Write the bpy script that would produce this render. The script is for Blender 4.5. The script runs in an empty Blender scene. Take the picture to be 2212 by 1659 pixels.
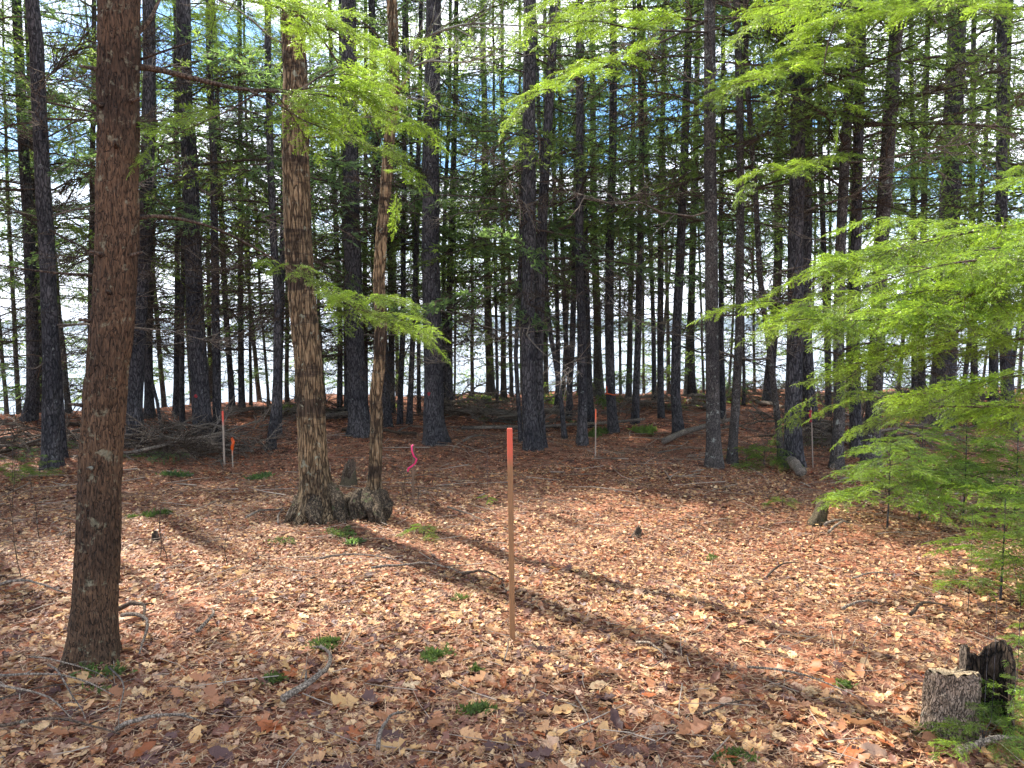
import bpy, math, random
import numpy as np
from mathutils import Vector, Matrix, Euler, noise

random.seed(11)
RNG = np.random.default_rng(7)
scene = bpy.context.scene
COL = scene.collection
rad = math.radians

# ------------------------------------------------------------------ camera
CAM_H = 1.6
PITCH = rad(-4.04)
F = 1671.0                                   # focal length in the pixels of a 2212 x 1659 picture
cam_d = bpy.data.cameras.new('camera')
cam_d.sensor_width = 36.0
cam_d.lens = 36.0 * F / 2212.0
cam_d.clip_start = 0.05
cam_d.clip_end = 9000
cam = bpy.data.objects.new('camera', cam_d)
COL.objects.link(cam)
cam.location = (0, 0, CAM_H)
cam.rotation_euler = (math.pi / 2 + PITCH, 0, 0)
scene.camera = cam

# ------------------------------------------------------------------ light
SUN_EL = rad(50)
SUN_AZ = rad(-43)                            # from +Y towards -X: the sun stands over the lake, to the left
SUN_DIR = Vector((math.sin(SUN_AZ) * math.cos(SUN_EL), math.cos(SUN_AZ) * math.cos(SUN_EL), math.sin(SUN_EL)))
sun_d = bpy.data.lights.new('sun', 'SUN')
sun_d.energy = 5.0
sun_d.angle = rad(0.9)
sun_d.color = (1.0, 0.93, 0.82)
sun = bpy.data.objects.new('sun', sun_d)
COL.objects.link(sun)
sun.rotation_euler = SUN_DIR.to_track_quat('Z', 'Y').to_euler()

world = bpy.data.worlds.new('World')
scene.world = world
world.use_nodes = True
wn, wl = world.node_tree.nodes, world.node_tree.links
wn.clear()
w_out = wn.new('ShaderNodeOutputWorld')
w_bg = wn.new('ShaderNodeBackground')
w_sky = wn.new('ShaderNodeTexSky')
w_sky.sky_type = 'NISHITA'
w_sky.sun_disc = False
w_sky.sun_elevation = SUN_EL
w_sky.sun_rotation = SUN_AZ
w_sky.air_density = 1.0
w_sky.dust_density = 0.6
w_sky.ozone_density = 2.5
SKY_STRENGTH = 0.12
w_bg.inputs['Strength'].default_value = SKY_STRENGTH
w_tc = wn.new('ShaderNodeTexCoord')
w_map = wn.new('ShaderNodeMapping')
w_map.inputs['Scale'].default_value = (1.0, 1.0, 2.6)
w_map.inputs['Location'].default_value = (3.3, 1.2, 0.4)
wl.new(w_tc.outputs['Generated'], w_map.inputs['Vector'])
w_n = wn.new('ShaderNodeTexNoise')
w_n.inputs['Scale'].default_value = 4.2
w_n.inputs['Detail'].default_value = 7
w_n.inputs['Roughness'].default_value = 0.56
wl.new(w_map.outputs['Vector'], w_n.inputs['Vector'])
w_r = wn.new('ShaderNodeValToRGB')
w_r.color_ramp.elements[0].position = 0.44
w_r.color_ramp.elements[1].position = 0.55
wl.new(w_n.outputs['Fac'], w_r.inputs['Fac'])
w_sep = wn.new('ShaderNodeSeparateXYZ')
wl.new(w_tc.outputs['Generated'], w_sep.inputs['Vector'])
w_mr = wn.new('ShaderNodeMapRange')          # cloud bank along the horizon
w_mr.inputs['From Min'].default_value = 0.05
w_mr.inputs['From Max'].default_value = 0.17
w_mr.inputs['To Min'].default_value = 1.0
w_mr.inputs['To Max'].default_value = 0.0
wl.new(w_sep.outputs['Z'], w_mr.inputs['Value'])
w_mx = wn.new('ShaderNodeMath')
w_mx.operation = 'MAXIMUM'
wl.new(w_r.outputs['Color'], w_mx.inputs[0])
wl.new(w_mr.outputs['Result'], w_mx.inputs[1])
w_sat = wn.new('ShaderNodeHueSaturation')
w_sat.inputs['Saturation'].default_value = 1.35
wl.new(w_sky.outputs['Color'], w_sat.inputs['Color'])
w_mix = wn.new('ShaderNodeMix')
w_mix.data_type = 'RGBA'
wl.new(w_mx.outputs['Value'], w_mix.inputs[0])
wl.new(w_sat.outputs['Color'], w_mix.inputs[6])
w_mix.inputs[7].default_value = (8.6, 9.0, 9.9, 1)
wl.new(w_mix.outputs[2], w_bg.inputs['Color'])
wl.new(w_bg.outputs['Background'], w_out.inputs['Surface'])

scene.view_settings.view_transform = 'Standard'
scene.view_settings.look = 'None'
scene.view_settings.exposure = 1.45
scene.view_settings.gamma = 1.0
scene.view_settings.use_curve_mapping = False
scene.render.engine = 'CYCLES'
cy = scene.cycles
cy.max_bounces = 7
cy.diffuse_bounces = 4
cy.glossy_bounces = 2
cy.transmission_bounces = 4
cy.transparent_max_bounces = 4
cy.caustics_reflective = False
cy.caustics_refractive = False
cy.sample_clamp_indirect = 6.0
cy.use_denoising = True

# ------------------------------------------------------------------ terrain and pixel helpers
EDGE_X = [-60, -30, -13, -9.1, -7.2, -5.6, -4.3, 0, 4.6, 9.2, 13, 30, 60]
EDGE_Y = [11.0, 12.0, 13.2, 13.9, 15.0, 15.9, 17.8, 18.3, 19.4, 19.6, 20, 21, 24]
WATER_Z = -1.5


def edge_y(x):
    return np.interp(x, EDGE_X, EDGE_Y)


def ground_z(x, y):
    x = np.asarray(x, float); y = np.asarray(y, float)
    z = (0.030 * np.sin(x * 0.9 + 0.7) * np.sin(y * 0.8 + 0.3) + 0.022 * np.sin(x * 2.1 + y * 1.3)
         + 0.012 * np.sin(x * 4.7 - y * 3.9 + 1.0) + 0.008 * np.sin(x * 8.3 + y * 7.1))
    far = np.clip((y - 9) / 6.0, 0, 1)
    z = z + far * 0.06 * np.sin(x * 1.1 + 2.0) * np.sin(y * 1.4)
    t = y - edge_y(x)
    z = z + 0.10 * np.exp(-((t + 0.8) / 1.2) ** 2)
    z = z - np.where(t > 0, 0.28 * t + 0.05 * t * t, 0)
    return np.maximum(z, -4.0)


def gz(x, y):
    return float(ground_z(x, y))


def ray(u, v):
    dx, dz = (u - 1106.0) / F, -(v - 829.5) / F
    cp, sp = math.cos(PITCH), math.sin(PITCH)
    return Vector((dx, cp - dz * sp, sp + dz * cp))


def at(u, v, Y):
    d = ray(u, v)
    return Vector((0, 0, CAM_H)) + d * (Y / d.y)


def gp(u, v):
    """where the ray meets the ground; never beyond the crest of the bank"""
    d = ray(u, v)
    Y = 1.2
    while Y < 40:
        x = d.x / d.y * Y
        z = CAM_H + d.z / d.y * Y
        if z <= gz(x, Y) or Y > edge_y(x) - 0.15:
            break
        Y += 0.02
    x = d.x / d.y * Y
    return Vector((x, Y, gz(x, Y)))


# sunlit part of the clearing, in ground metres: no crown stands between it and the sun
LIT = [(-3.9, 5.9), (-1.7, 5.8), (-0.6, 6.4), (0.2, 7.3), (2.7, 7.1), (3.9, 5.9), (6.4, 4.4), (6.2, 1.2),
       (0.5, 1.2), (0.67, 2.8), (0.39, 3.4), (-0.13, 3.75), (-1.2, 3.9), (-2.7, 3.9)]


def poly_dist(x, y):
    inside = False
    best = 1e9
    n = len(LIT)
    for i in range(n):
        ax, ay = LIT[i]; bx, by = LIT[(i + 1) % n]
        if (ay > y) != (by > y) and x < (bx - ax) * (y - ay) / (by - ay) + ax:
            inside = not inside
        t = max(0, min(1, ((x - ax) * (bx - ax) + (y - ay) * (by - ay)) / ((bx - ax) ** 2 + (by - ay) ** 2)))
        best = min(best, math.hypot(x - ax - t * (bx - ax), y - ay - t * (by - ay)))
    return -best if inside else best


def blocks_light(P, r):
    k = P.z / SUN_DIR.z
    return poly_dist(P.x - SUN_DIR.x * k, P.y - SUN_DIR.y * k) < r


# ------------------------------------------------------------------ mesh helpers
class Geo:
    def __init__(self):
        self.v, self.f, self.m, self.c = [], [], [], []
        self.n = 0

    def add(self, V, T, mat=0, col=None):
        V = np.asarray(V, np.float32).reshape(-1, 3)
        T = np.asarray(T, np.int32).reshape(-1, 3)
        self.v.append(V); self.f.append(T + self.n)
        self.m.append(np.full(len(T), mat, np.int32) if np.isscalar(mat) else mat)
        self.c.append(np.ones((len(V), 3), np.float32) if col is None else np.broadcast_to(np.asarray(col, np.float32), (len(V), 3)))
        self.n += len(V)

    def arrays(self):
        return np.concatenate(self.v), np.concatenate(self.f), np.concatenate(self.m), np.concatenate(self.c)

    def mesh(self, name, mats, smooth=False, color=False):
        V, T, M, C = self.arrays()
        me = bpy.data.meshes.new(name)
        me.vertices.add(len(V)); me.loops.add(len(T) * 3); me.polygons.add(len(T))
        me.vertices.foreach_set('co', V.ravel())
        me.loops.foreach_set('vertex_index', T.ravel())
        me.polygons.foreach_set('loop_start', np.arange(0, len(T) * 3, 3, dtype=np.int32))
        me.polygons.foreach_set('material_index', M)
        me.polygons.foreach_set('use_smooth', np.full(len(T), smooth, bool))
        if color:
            a = me.attributes.new('tint', 'FLOAT_COLOR', 'POINT')
            a.data.foreach_set('color', np.concatenate([C, np.ones((len(C), 1), np.float32)], 1).ravel())
        for m in mats:
            me.materials.append(m)
        me.update()
        return me


def tube_arrays(pts, radii, sides=8, cap=True, lobes=None):
    P = np.array([tuple(p) for p in pts], float)
    n = len(P)
    R = np.broadcast_to(np.asarray(radii, float), (n,)) if np.ndim(radii) < 2 else None
    T = np.gradient(P, axis=0)
    T /= np.linalg.norm(T, axis=1)[:, None] + 1e-9
    ref = np.array([1.0, 0, 0]) if abs(T[0, 0]) < 0.8 else np.array([0, 0, 1.0])
    a = np.cross(T[0], ref); a /= np.linalg.norm(a)
    th = np.linspace(0, 2 * math.pi, sides, endpoint=False)
    V = np.zeros((n, sides, 3))
    for i in range(n):
        a = a - T[i] * a.dot(T[i]); a /= np.linalg.norm(a) + 1e-9
        b = np.cross(T[i], a)
        rr = (R[i] if R is not None else radii[i])[..., None] if R is None else R[i]
        V[i] = P[i] + (np.cos(th)[:, None] * a + np.sin(th)[:, None] * b) * rr
    i, j = np.meshgrid(np.arange(n - 1), np.arange(sides), indexing='ij')
    j2 = (j + 1) % sides
    A, B, C2, D = i * sides + j, i * sides + j2, (i + 1) * sides + j2, (i + 1) * sides + j
    F1 = np.stack([A, C2, B], -1).reshape(-1, 3)
    F2 = np.stack([A, D, C2], -1).reshape(-1, 3)
    V = V.reshape(-1, 3)
    Fs = [F1, F2]
    if cap:
        V = np.concatenate([V, P[:1], P[-1:]])
        c0, c1 = n * sides, n * sides + 1
        k = np.arange(sides); k2 = (k + 1) % sides
        Fs.append(np.stack([np.full(sides, c0), k, k2], -1))
        Fs.append(np.stack([np.full(sides, c1), (n - 1) * sides + k2, (n - 1) * sides + k], -1))
    return V, np.concatenate(Fs)


def xform(V, M):
    return V @ M[:3, :3].T + M[:3, 3]


def mat4(loc, az, pitch, roll, s):
    return np.array((Matrix.Translation(loc) @ Euler((roll, -pitch, az), 'XYZ').to_matrix().to_4x4() @ Matrix.Scale(s, 4)))


def link(name, data, parent=None, loc=(0, 0, 0), rot=(0, 0, 0), s=1.0):
    o = bpy.data.objects.new(name, data)
    COL.objects.link(o)
    o.location = loc
    o.rotation_euler = rot
    o.scale = (s, s, s) if np.isscalar(s) else s
    if parent is not None:
        o.parent = parent
    return o


def tag(o, label=None, cat=None, group=None, kind=None):
    if label: o['label'] = label
    if cat: o['category'] = cat
    if group: o['group'] = group
    if kind: o['kind'] = kind
    return o


# ------------------------------------------------------------------ materials
def new_mat(name):
    m = bpy.data.materials.new(name)
    m.use_nodes = True
    n = m.node_tree.nodes
    return m, n, m.node_tree.links, n['Principled BSDF']


def ramp(n, l, src, stops):
    r = n.new('ShaderNodeValToRGB')
    e = r.color_ramp.elements
    e[0].position, e[0].color = stops[0][0], (*stops[0][1], 1)
    e[1].position, e[1].color = stops[-1][0], (*stops[-1][1], 1)
    for p, c in stops[1:-1]:
        x = e.new(p); x.color = (*c, 1)
    l.new(src, r.inputs['Fac'])
    return r


def noise_node(n, l, vec, scale, detail=4, rough=0.55):
    t = n.new('ShaderNodeTexNoise')
    t.inputs['Scale'].default_value = scale
    t.inputs['Detail'].default_value = detail
    t.inputs['Roughness'].default_value = rough
    l.new(vec, t.inputs['Vector'])
    return t


def mixc(n, l, fac, a, b, mode='MIX'):
    x = n.new('ShaderNodeMix')
    x.data_type = 'RGBA'
    x.blend_type = mode
    for src, sock in ((fac, x.inputs[0]), (a, x.inputs[6]), (b, x.inputs[7])):
        if hasattr(src, 'is_linked'):
            l.new(src, sock)
        elif isinstance(src, tuple):
            sock.default_value = (*src, 1)
        else:
            sock.default_value = src
    return x.outputs[2]


def bark_mat(name, dark, mid, light, lichen=None, lichen_amt=0.5, scale=14, stretch=0.28, bump=0.6, dist=0.02, banding=None, edge=0.16):
    m, n, l, p = new_mat(name)
    tc = n.new('ShaderNodeTexCoord')
    oi = n.new('ShaderNodeObjectInfo')
    add = n.new('ShaderNodeVectorMath'); add.operation = 'ADD'
    mul = n.new('ShaderNodeVectorMath'); mul.operation = 'SCALE'
    comb = n.new('ShaderNodeCombineXYZ')
    for i in range(3):
        l.new(oi.outputs['Random'], comb.inputs[i])
    l.new(comb.outputs[0], mul.inputs[0]); mul.inputs['Scale'].default_value = 37.0
    l.new(tc.outputs['Object'], add.inputs[0]); l.new(mul.outputs[0], add.inputs[1])
    mp = n.new('ShaderNodeMapping')
    mp.inputs['Scale'].default_value = (1, 1, stretch)
    l.new(add.outputs[0], mp.inputs['Vector'])
    warp = noise_node(n, l, mp.outputs[0], scale * 0.8, 3)
    wv = n.new('ShaderNodeVectorMath'); wv.operation = 'MULTIPLY_ADD'
    l.new(warp.outputs['Color'], wv.inputs[0]); wv.inputs[1].default_value = (0.09, 0.09, 0.09)
    l.new(mp.outputs[0], wv.inputs[2])
    vo = n.new('ShaderNodeTexVoronoi'); vo.feature = 'DISTANCE_TO_EDGE'
    vo.inputs['Scale'].default_value = scale * 1.7
    l.new(wv.outputs[0], vo.inputs['Vector'])
    fine = noise_node(n, l, mp.outputs[0], scale * 5, 5, 0.65)
    big = noise_node(n, l, add.outputs[0], 2.2, 4, 0.6)
    plate = n.new('ShaderNodeMapRange'); plate.inputs['From Max'].default_value = edge
    l.new(vo.outputs['Distance'], plate.inputs['Value'])
    body = ramp(n, l, fine.outputs['Fac'], [(0.3, dark), (0.5, mid), (0.72, light)])
    c = mixc(n, l, plate.outputs[0], tuple(x * 0.42 for x in dark), body.outputs['Color'])
    var = ramp(n, l, big.outputs['Fac'], [(0.35, (0.55, 0.55, 0.58)), (0.65, (1.25, 1.2, 1.15))])
    c = mixc(n, l, 1.0, c, var.outputs['Color'], 'MULTIPLY')
    if banding:
        bm = n.new('ShaderNodeMapping'); bm.inputs['Scale'].default_value = (0.6, 0.6, 3.0)
        l.new(add.outputs[0], bm.inputs['Vector'])
        bn = noise_node(n, l, bm.outputs[0], 2.0, 5, 0.7)
        br = ramp(n, l, bn.outputs['Fac'], [(0.52, (0, 0, 0)), (0.60, (0.85, 0.85, 0.85))])
        c = mixc(n, l, br.outputs['Color'], c, mixc(n, l, plate.outputs[0], tuple(x * 0.4 for x in banding), banding))
    if lichen:
        ln = noise_node(n, l, add.outputs[0], 13, 5, 0.7)
        lr = ramp(n, l, ln.outputs['Fac'], [(0.66 - 0.12 * lichen_amt, (0, 0, 0)), (0.72 - 0.1 * lichen_amt, (1, 1, 1))])
        c = mixc(n, l, lr.outputs['Color'], c, lichen)
    l.new(c, p.inputs['Base Color'])
    p.inputs['Roughness'].default_value = 0.93
    p.inputs['Specular IOR Level'].default_value = 0.25
    hgt = n.new('ShaderNodeMath'); hgt.operation = 'MULTIPLY_ADD'
    l.new(fine.outputs['Fac'], hgt.inputs[0]); hgt.inputs[1].default_value = 0.5
    l.new(plate.outputs[0], hgt.inputs[2])
    b = n.new('ShaderNodeBump'); b.inputs['Strength'].default_value = bump; b.inputs['Distance'].default_value = dist
    l.new(hgt.outputs[0], b.inputs['Height']); l.new(b.outputs[0], p.inputs['Normal'])
    return m


M_BARK_RED = bark_mat('hemlock_bark', (0.042, 0.028, 0.018), (0.088, 0.052, 0.030), (0.17, 0.10, 0.055), (0.19, 0.17, 0.11), 0.6, 30, 0.22, 0.8, 0.010, None, 0.07)
M_BARK_MAPLE = bark_mat('maple_bark', (0.095, 0.062, 0.034), (0.24, 0.165, 0.09), (0.40, 0.30, 0.18), (0.30, 0.30, 0.21), 0.55, 20, 0.14, 0.9, banding=(0.055, 0.036, 0.024))
M_BARK_DARK = bark_mat('dark_bark', (0.042, 0.041, 0.045), (0.092, 0.086, 0.090), (0.175, 0.165, 0.168), (0.24, 0.25, 0.23), 0.25, 18, 0.3, 0.7)
M_BARK_GREY = bark_mat('grey_bark', (0.055, 0.048, 0.045), (0.12, 0.105, 0.095), (0.20, 0.18, 0.165), (0.30, 0.31, 0.27), 0.6, 26, 0.5, 0.6)
M_BARK_PALE = bark_mat('pale_bark', (0.09, 0.085, 0.08), (0.18, 0.17, 0.155), (0.28, 0.27, 0.25), (0.34, 0.36, 0.28), 0.5, 20, 0.6, 0.5)
M_BARK_MOSS = bark_mat('mossy_bark', (0.045, 0.038, 0.025), (0.10, 0.08, 0.05), (0.18, 0.155, 0.10), (0.085, 0.095, 0.04), 0.8, 45, 0.4, 0.6, 0.006)
M_LICHENWOOD = bark_mat('lichen_wood', (0.22, 0.21, 0.17), (0.40, 0.41, 0.33), (0.58, 0.60, 0.50), None, 0, 40, 0.6, 0.5)
M_ROOT = bark_mat('root_bark', (0.07, 0.050, 0.032), (0.15, 0.11, 0.07), (0.27, 0.21, 0.14), (0.11, 0.12, 0.05), 0.55, 26, 0.5, 1.0, 0.012)
M_DEADWOOD = bark_mat('weathered_wood', (0.14, 0.11, 0.085), (0.29, 0.24, 0.19), (0.44, 0.38, 0.31), None, 0, 30, 0.5, 0.5)
M_DEADBROWN = bark_mat('brown_wood', (0.055, 0.038, 0.028), (0.12, 0.085, 0.06), (0.20, 0.155, 0.115), (0.28, 0.28, 0.22), 0.3, 30, 0.5, 0.5)
M_ROT = bark_mat('rotten_wood', (0.04, 0.026, 0.016), (0.09, 0.06, 0.038), (0.18, 0.125, 0.08), None, 0, 25, 0.3, 1.0)
M_CUTWOOD = bark_mat('cut_wood', (0.30, 0.22, 0.13), (0.46, 0.36, 0.23), (0.60, 0.50, 0.34), None, 0, 40, 1.0, 0.3)


def flat_mat(name, col, rough=0.7, var=0.25, scale=8, spec=0.3):
    m, n, l, p = new_mat(name)
    tc = n.new('ShaderNodeTexCoord')
    t = noise_node(n, l, tc.outputs['Object'], scale, 5)
    r = ramp(n, l, t.outputs['Fac'], [(0.3, tuple(c * (1 - var) for c in col)), (0.7, tuple(min(1, c * (1 + var)) for c in col))])
    l.new(r.outputs['Color'], p.inputs['Base Color'])
    p.inputs['Roughness'].default_value = rough
    p.inputs['Specular IOR Level'].default_value = spec
    return m


def leaf_mat(name, base, trans, tmix=0.5, rough=0.5, use_tint=False, spec=0.4, var=0.35):
    m, n, l, p = new_mat(name)
    out = n['Material Output']
    oi = n.new('ShaderNodeObjectInfo')
    if use_tint:
        at_ = n.new('ShaderNodeAttribute'); at_.attribute_name = 'tint'
        src = at_.outputs['Color']
        tc = n.new('ShaderNodeTexCoord')
        t = noise_node(n, l, tc.outputs['Object'], 60, 3)
        rr = ramp(n, l, t.outputs['Fac'], [(0.3, (0.7, 0.68, 0.66)), (0.7, (1.15, 1.12, 1.1))])
        src = mixc(n, l, 1.0, src, rr.outputs['Color'], 'MULTIPLY')
        tsrc = src
    else:
        at_ = n.new('ShaderNodeAttribute'); at_.attribute_name = 'tint'
        r = ramp(n, l, oi.outputs['Random'], [(0.0, tuple(c * (1 - var) for c in base)), (1.0, tuple(c * (1 + var) for c in base))])
        src = mixc(n, l, 1.0, r.outputs['Color'], at_.outputs['Color'], 'MULTIPLY')
        tsrc = mixc(n, l, 1.0, at_.outputs['Color'], trans, 'MULTIPLY')
    l.new(src, p.inputs['Base Color'])
    p.inputs['Roughness'].default_value = rough
    p.inputs['Specular IOR Level'].default_value = spec
    tr = n.new('ShaderNodeBsdfTranslucent')
    l.new(tsrc, tr.inputs['Color'])
    mx = n.new('ShaderNodeMixShader'); mx.inputs[0].default_value = tmix
    l.new(p.outputs[0], mx.inputs[1]); l.new(tr.outputs[0], mx.inputs[2]); l.new(mx.outputs[0], out.inputs['Surface'])
    return m


M_NEEDLE_NEAR = leaf_mat('fresh_hemlock_needles', (0.09, 0.16, 0.032), (0.37, 0.54, 0.05), 0.5, 0.33)
M_NEEDLE_FAR = leaf_mat('conifer_needles', (0.070, 0.115, 0.055), (0.26, 0.42, 0.10), 0.5, 0.55)
M_NEEDLE_SUNLIT = leaf_mat('sunlit_needles', (0.08, 0.12, 0.035), (0.32, 0.46, 0.08), 0.55, 0.5)  # lighter needle copy: sunlight from behind put into its colour
M_MOSS = leaf_mat('moss_green', (0.085, 0.13, 0.03), (0.17, 0.25, 0.05), 0.4, 0.7)
M_LITTER = leaf_mat('dead_leaf', (0.3, 0.2, 0.1), (0.3, 0.2, 0.1), 0.2, 0.5, use_tint=True, spec=0.3)

# ground
M_GROUND, n, l, p = new_mat('forest_floor')
tc = n.new('ShaderNodeTexCoord')
v1 = n.new('ShaderNodeTexVoronoi'); v1.inputs['Scale'].default_value = 16; v1.inputs['Randomness'].default_value = 1
wp = noise_node(n, l, tc.outputs['Object'], 9, 4)
wv = n.new('ShaderNodeVectorMath'); wv.operation = 'MULTIPLY_ADD'
l.new(wp.outputs['Color'], wv.inputs[0]); wv.inputs[1].default_value = (0.16, 0.16, 0.16); l.new(tc.outputs['Object'], wv.inputs[2])
l.new(wv.outputs[0], v1.inputs['Vector'])
sx = n.new('ShaderNodeSeparateColor'); l.new(v1.outputs['Color'], sx.inputs[0])
r1 = ramp(n, l, sx.outputs[0], [(0.0, (0.05, 0.024, 0.018)), (0.35, (0.20, 0.092, 0.06)), (0.7, (0.32, 0.15, 0.095)), (1.0, (0.46, 0.26, 0.17))])
nf = noise_node(n, l, tc.outputs['Object'], 70, 4, 0.7)
r2 = ramp(n, l, nf.outputs['Fac'], [(0.3, (0.4, 0.38, 0.36)), (0.7, (1.25, 1.15, 1.05))])
c = mixc(n, l, 1.0, r1.outputs['Color'], r2.outputs['Color'], 'MULTIPLY')
nb = noise_node(n, l, tc.outputs['Object'], 0.8, 4, 0.6)
r3 = ramp(n, l, nb.outputs['Fac'], [(0.35, (0.75, 0.70, 0.72)), (0.65, (1.1, 1.0, 0.95))])
c = mixc(n, l, 1.0, c, r3.outputs['Color'], 'MULTIPLY')
l.new(c, p.inputs['Base Color'])
p.inputs['Roughness'].default_value = 0.95
p.inputs['Specular IOR Level'].default_value = 0.15
bp = n.new('ShaderNodeBump'); bp.inputs['Strength'].default_value = 0.9; bp.inputs['Distance'].default_value = 0.02
l.new(v1.outputs['Distance'], bp.inputs['Height']); l.new(bp.outputs[0], p.inputs['Normal'])

# water
M_WATER, n, l, p = new_mat('lake_water')
tc = n.new('ShaderNodeTexCoord')
mp = n.new('ShaderNodeMapping'); mp.inputs['Scale'].default_value = (0.5, 1.3, 1); l.new(tc.outputs['Object'], mp.inputs['Vector'])
nw = noise_node(n, l, mp.outputs[0], 2.0, 6, 0.6)
bp = n.new('ShaderNodeBump'); bp.inputs['Strength'].default_value = 0.5; bp.inputs['Distance'].default_value = 0.06
l.new(nw.outputs['Fac'], bp.inputs['Height']); l.new(bp.outputs[0], p.inputs['Normal'])
p.inputs['Base Color'].default_value = (0.03, 0.05, 0.06, 1)
p.inputs['Roughness'].default_value = 0.12
p.inputs['IOR'].default_value = 1.33

M_HILL = flat_mat('wooded_hill', (0.055, 0.085, 0.10), 1.0, 0.3, 0.02, 0.0)

# ------------------------------------------------------------------ setting
def grid_mesh(name, xs, ys, zf, mat, smooth=True):
    X, Y = np.meshgrid(xs, ys, indexing='ij')
    Z = zf(X, Y)
    V = np.stack([X, Y, Z], -1).reshape(-1, 3)
    nx, ny = len(xs), len(ys)
    i, j = np.meshgrid(np.arange(nx - 1), np.arange(ny - 1), indexing='ij')
    A, B, C2, D = i * ny + j, (i + 1) * ny + j, (i + 1) * ny + j + 1, i * ny + j + 1
    T = np.concatenate([np.stack([A, B, C2], -1).reshape(-1, 3), np.stack([A, C2, D], -1).reshape(-1, 3)])
    g = Geo(); g.add(V, T)
    return g.mesh(name, [mat], smooth)


xs = np.concatenate([np.linspace(-400, -60, 12), np.linspace(-50, -15, 26), np.arange(-14, 14.01, 0.12), np.linspace(15, 50, 26), np.linspace(60, 400, 12)])
ys = np.concatenate([np.linspace(-400, -30, 10), np.linspace(-25, 0, 20), np.arange(0.5, 26, 0.12), np.linspace(27, 60, 20)])
rough = lambda X, Y: ground_z(X, Y) + 0.006 * np.sin(X * 31 + 3 * np.sin(Y * 17)) * np.sin(Y * 29)
ground = link('ground', grid_mesh('ground', xs, ys, rough, M_GROUND))
tag(ground, 'forest floor covered in brown fallen leaves and needles', kind='structure')

g = Geo(); g.add([(-4000, 5, 0), (4000, 5, 0), (4000, 5000, 0), (-4000, 5000, 0)], [(0, 1, 2), (0, 2, 3)])
lake = link('lake', g.mesh('lake', [M_WATER]), loc=(0, 0, WATER_Z))
tag(lake, 'bright rippled lake behind the trees', kind='structure')


def hill_z(X, Y):
    base = 34 + 13 * np.sin(X * 0.0021 + 1) + 9 * np.sin(X * 0.0057 + 2.2) + 4 * np.sin(X * 0.017) + 1.4 * np.sin(X * 0.09) + 0.8 * np.sin(X * 0.23)
    return -6 + base * np.clip((Y - 1700) / 500.0, 0, 1) ** 0.7


hills = link('far_shore', grid_mesh('far_shore', np.linspace(-4000, 4000, 500), np.linspace(1690, 2600, 12), hill_z, M_HILL))
tag(hills, 'low blue wooded hills on the far shore', kind='structure')

M_HAZE = bpy.data.materials.new('haze_air')
M_HAZE.use_nodes = True
hn, hl = M_HAZE.node_tree.nodes, M_HAZE.node_tree.links
hn.clear()
h_out = hn.new('ShaderNodeOutputMaterial'); h_vol = hn.new('ShaderNodeVolumePrincipled')
h_vol.inputs['Color'].default_value = (0.80, 0.88, 1.0, 1)
h_vol.inputs['Density'].default_value = 0.00022
h_vol.inputs['Anisotropy'].default_value = 0.3
hl.new(h_vol.outputs[0], h_out.inputs['Volume'])
g = Geo()
hx, hy0, hy1, hz0, hz1 = 4200, -460, 5200, -9, 90
g.add([(-hx, hy0, hz0), (hx, hy0, hz0), (hx, hy1, hz0), (-hx, hy1, hz0), (-hx, hy0, hz1), (hx, hy0, hz1), (hx, hy1, hz1), (-hx, hy1, hz1)],
      [(0, 2, 1), (0, 3, 2), (4, 5, 6), (4, 6, 7), (0, 1, 5), (0, 5, 4), (1, 2, 6), (1, 6, 5), (2, 3, 7), (2, 7, 6), (3, 0, 4), (3, 4, 7)])
haze = link('haze', g.mesh('haze', [M_HAZE]))
tag(haze, 'thin pale haze over the lake', kind='stuff')

# ------------------------------------------------------------------ foliage templates
def kites(g, O, D, N, Ls, Ws, mat, col):
    """narrow leaf-like kites: origin O, direction D, plane normal N"""
    S = np.cross(N, D); S /= np.linalg.norm(S, axis=1)[:, None] + 1e-9
    Ls = np.broadcast_to(Ls, (len(O),))[:, None]; Ws = np.broadcast_to(Ws, (len(O),))[:, None]
    mid = O + D * Ls * 0.45
    V = np.stack([O, mid + S * Ws / 2, O + D * Ls, mid - S * Ws / 2], 1).reshape(-1, 3)
    k = np.arange(len(O))[:, None] * 4
    T = np.concatenate([k + [0, 1, 2], k + [0, 2, 3]])
    g.add(V, T, mat, np.repeat(col, 4, axis=0))


def needle_tris(g, O, D, N, Ls, Ws, mat, col):
    S = np.cross(N, D); S /= np.linalg.norm(S, axis=1)[:, None] + 1e-9
    Ls = np.broadcast_to(Ls, (len(O),))[:, None]; Ws = np.broadcast_to(Ws, (len(O),))[:, None]
    V = np.stack([O + D * Ls * 0.15 + S * Ws / 2, O + D * Ls, O + D * Ls * 0.15 - S * Ws / 2], 1).reshape(-1, 3)
    k = np.arange(len(O))[:, None] * 3
    g.add(V, k + [0, 1, 2], mat, np.repeat(col, 3, axis=0))


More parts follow.
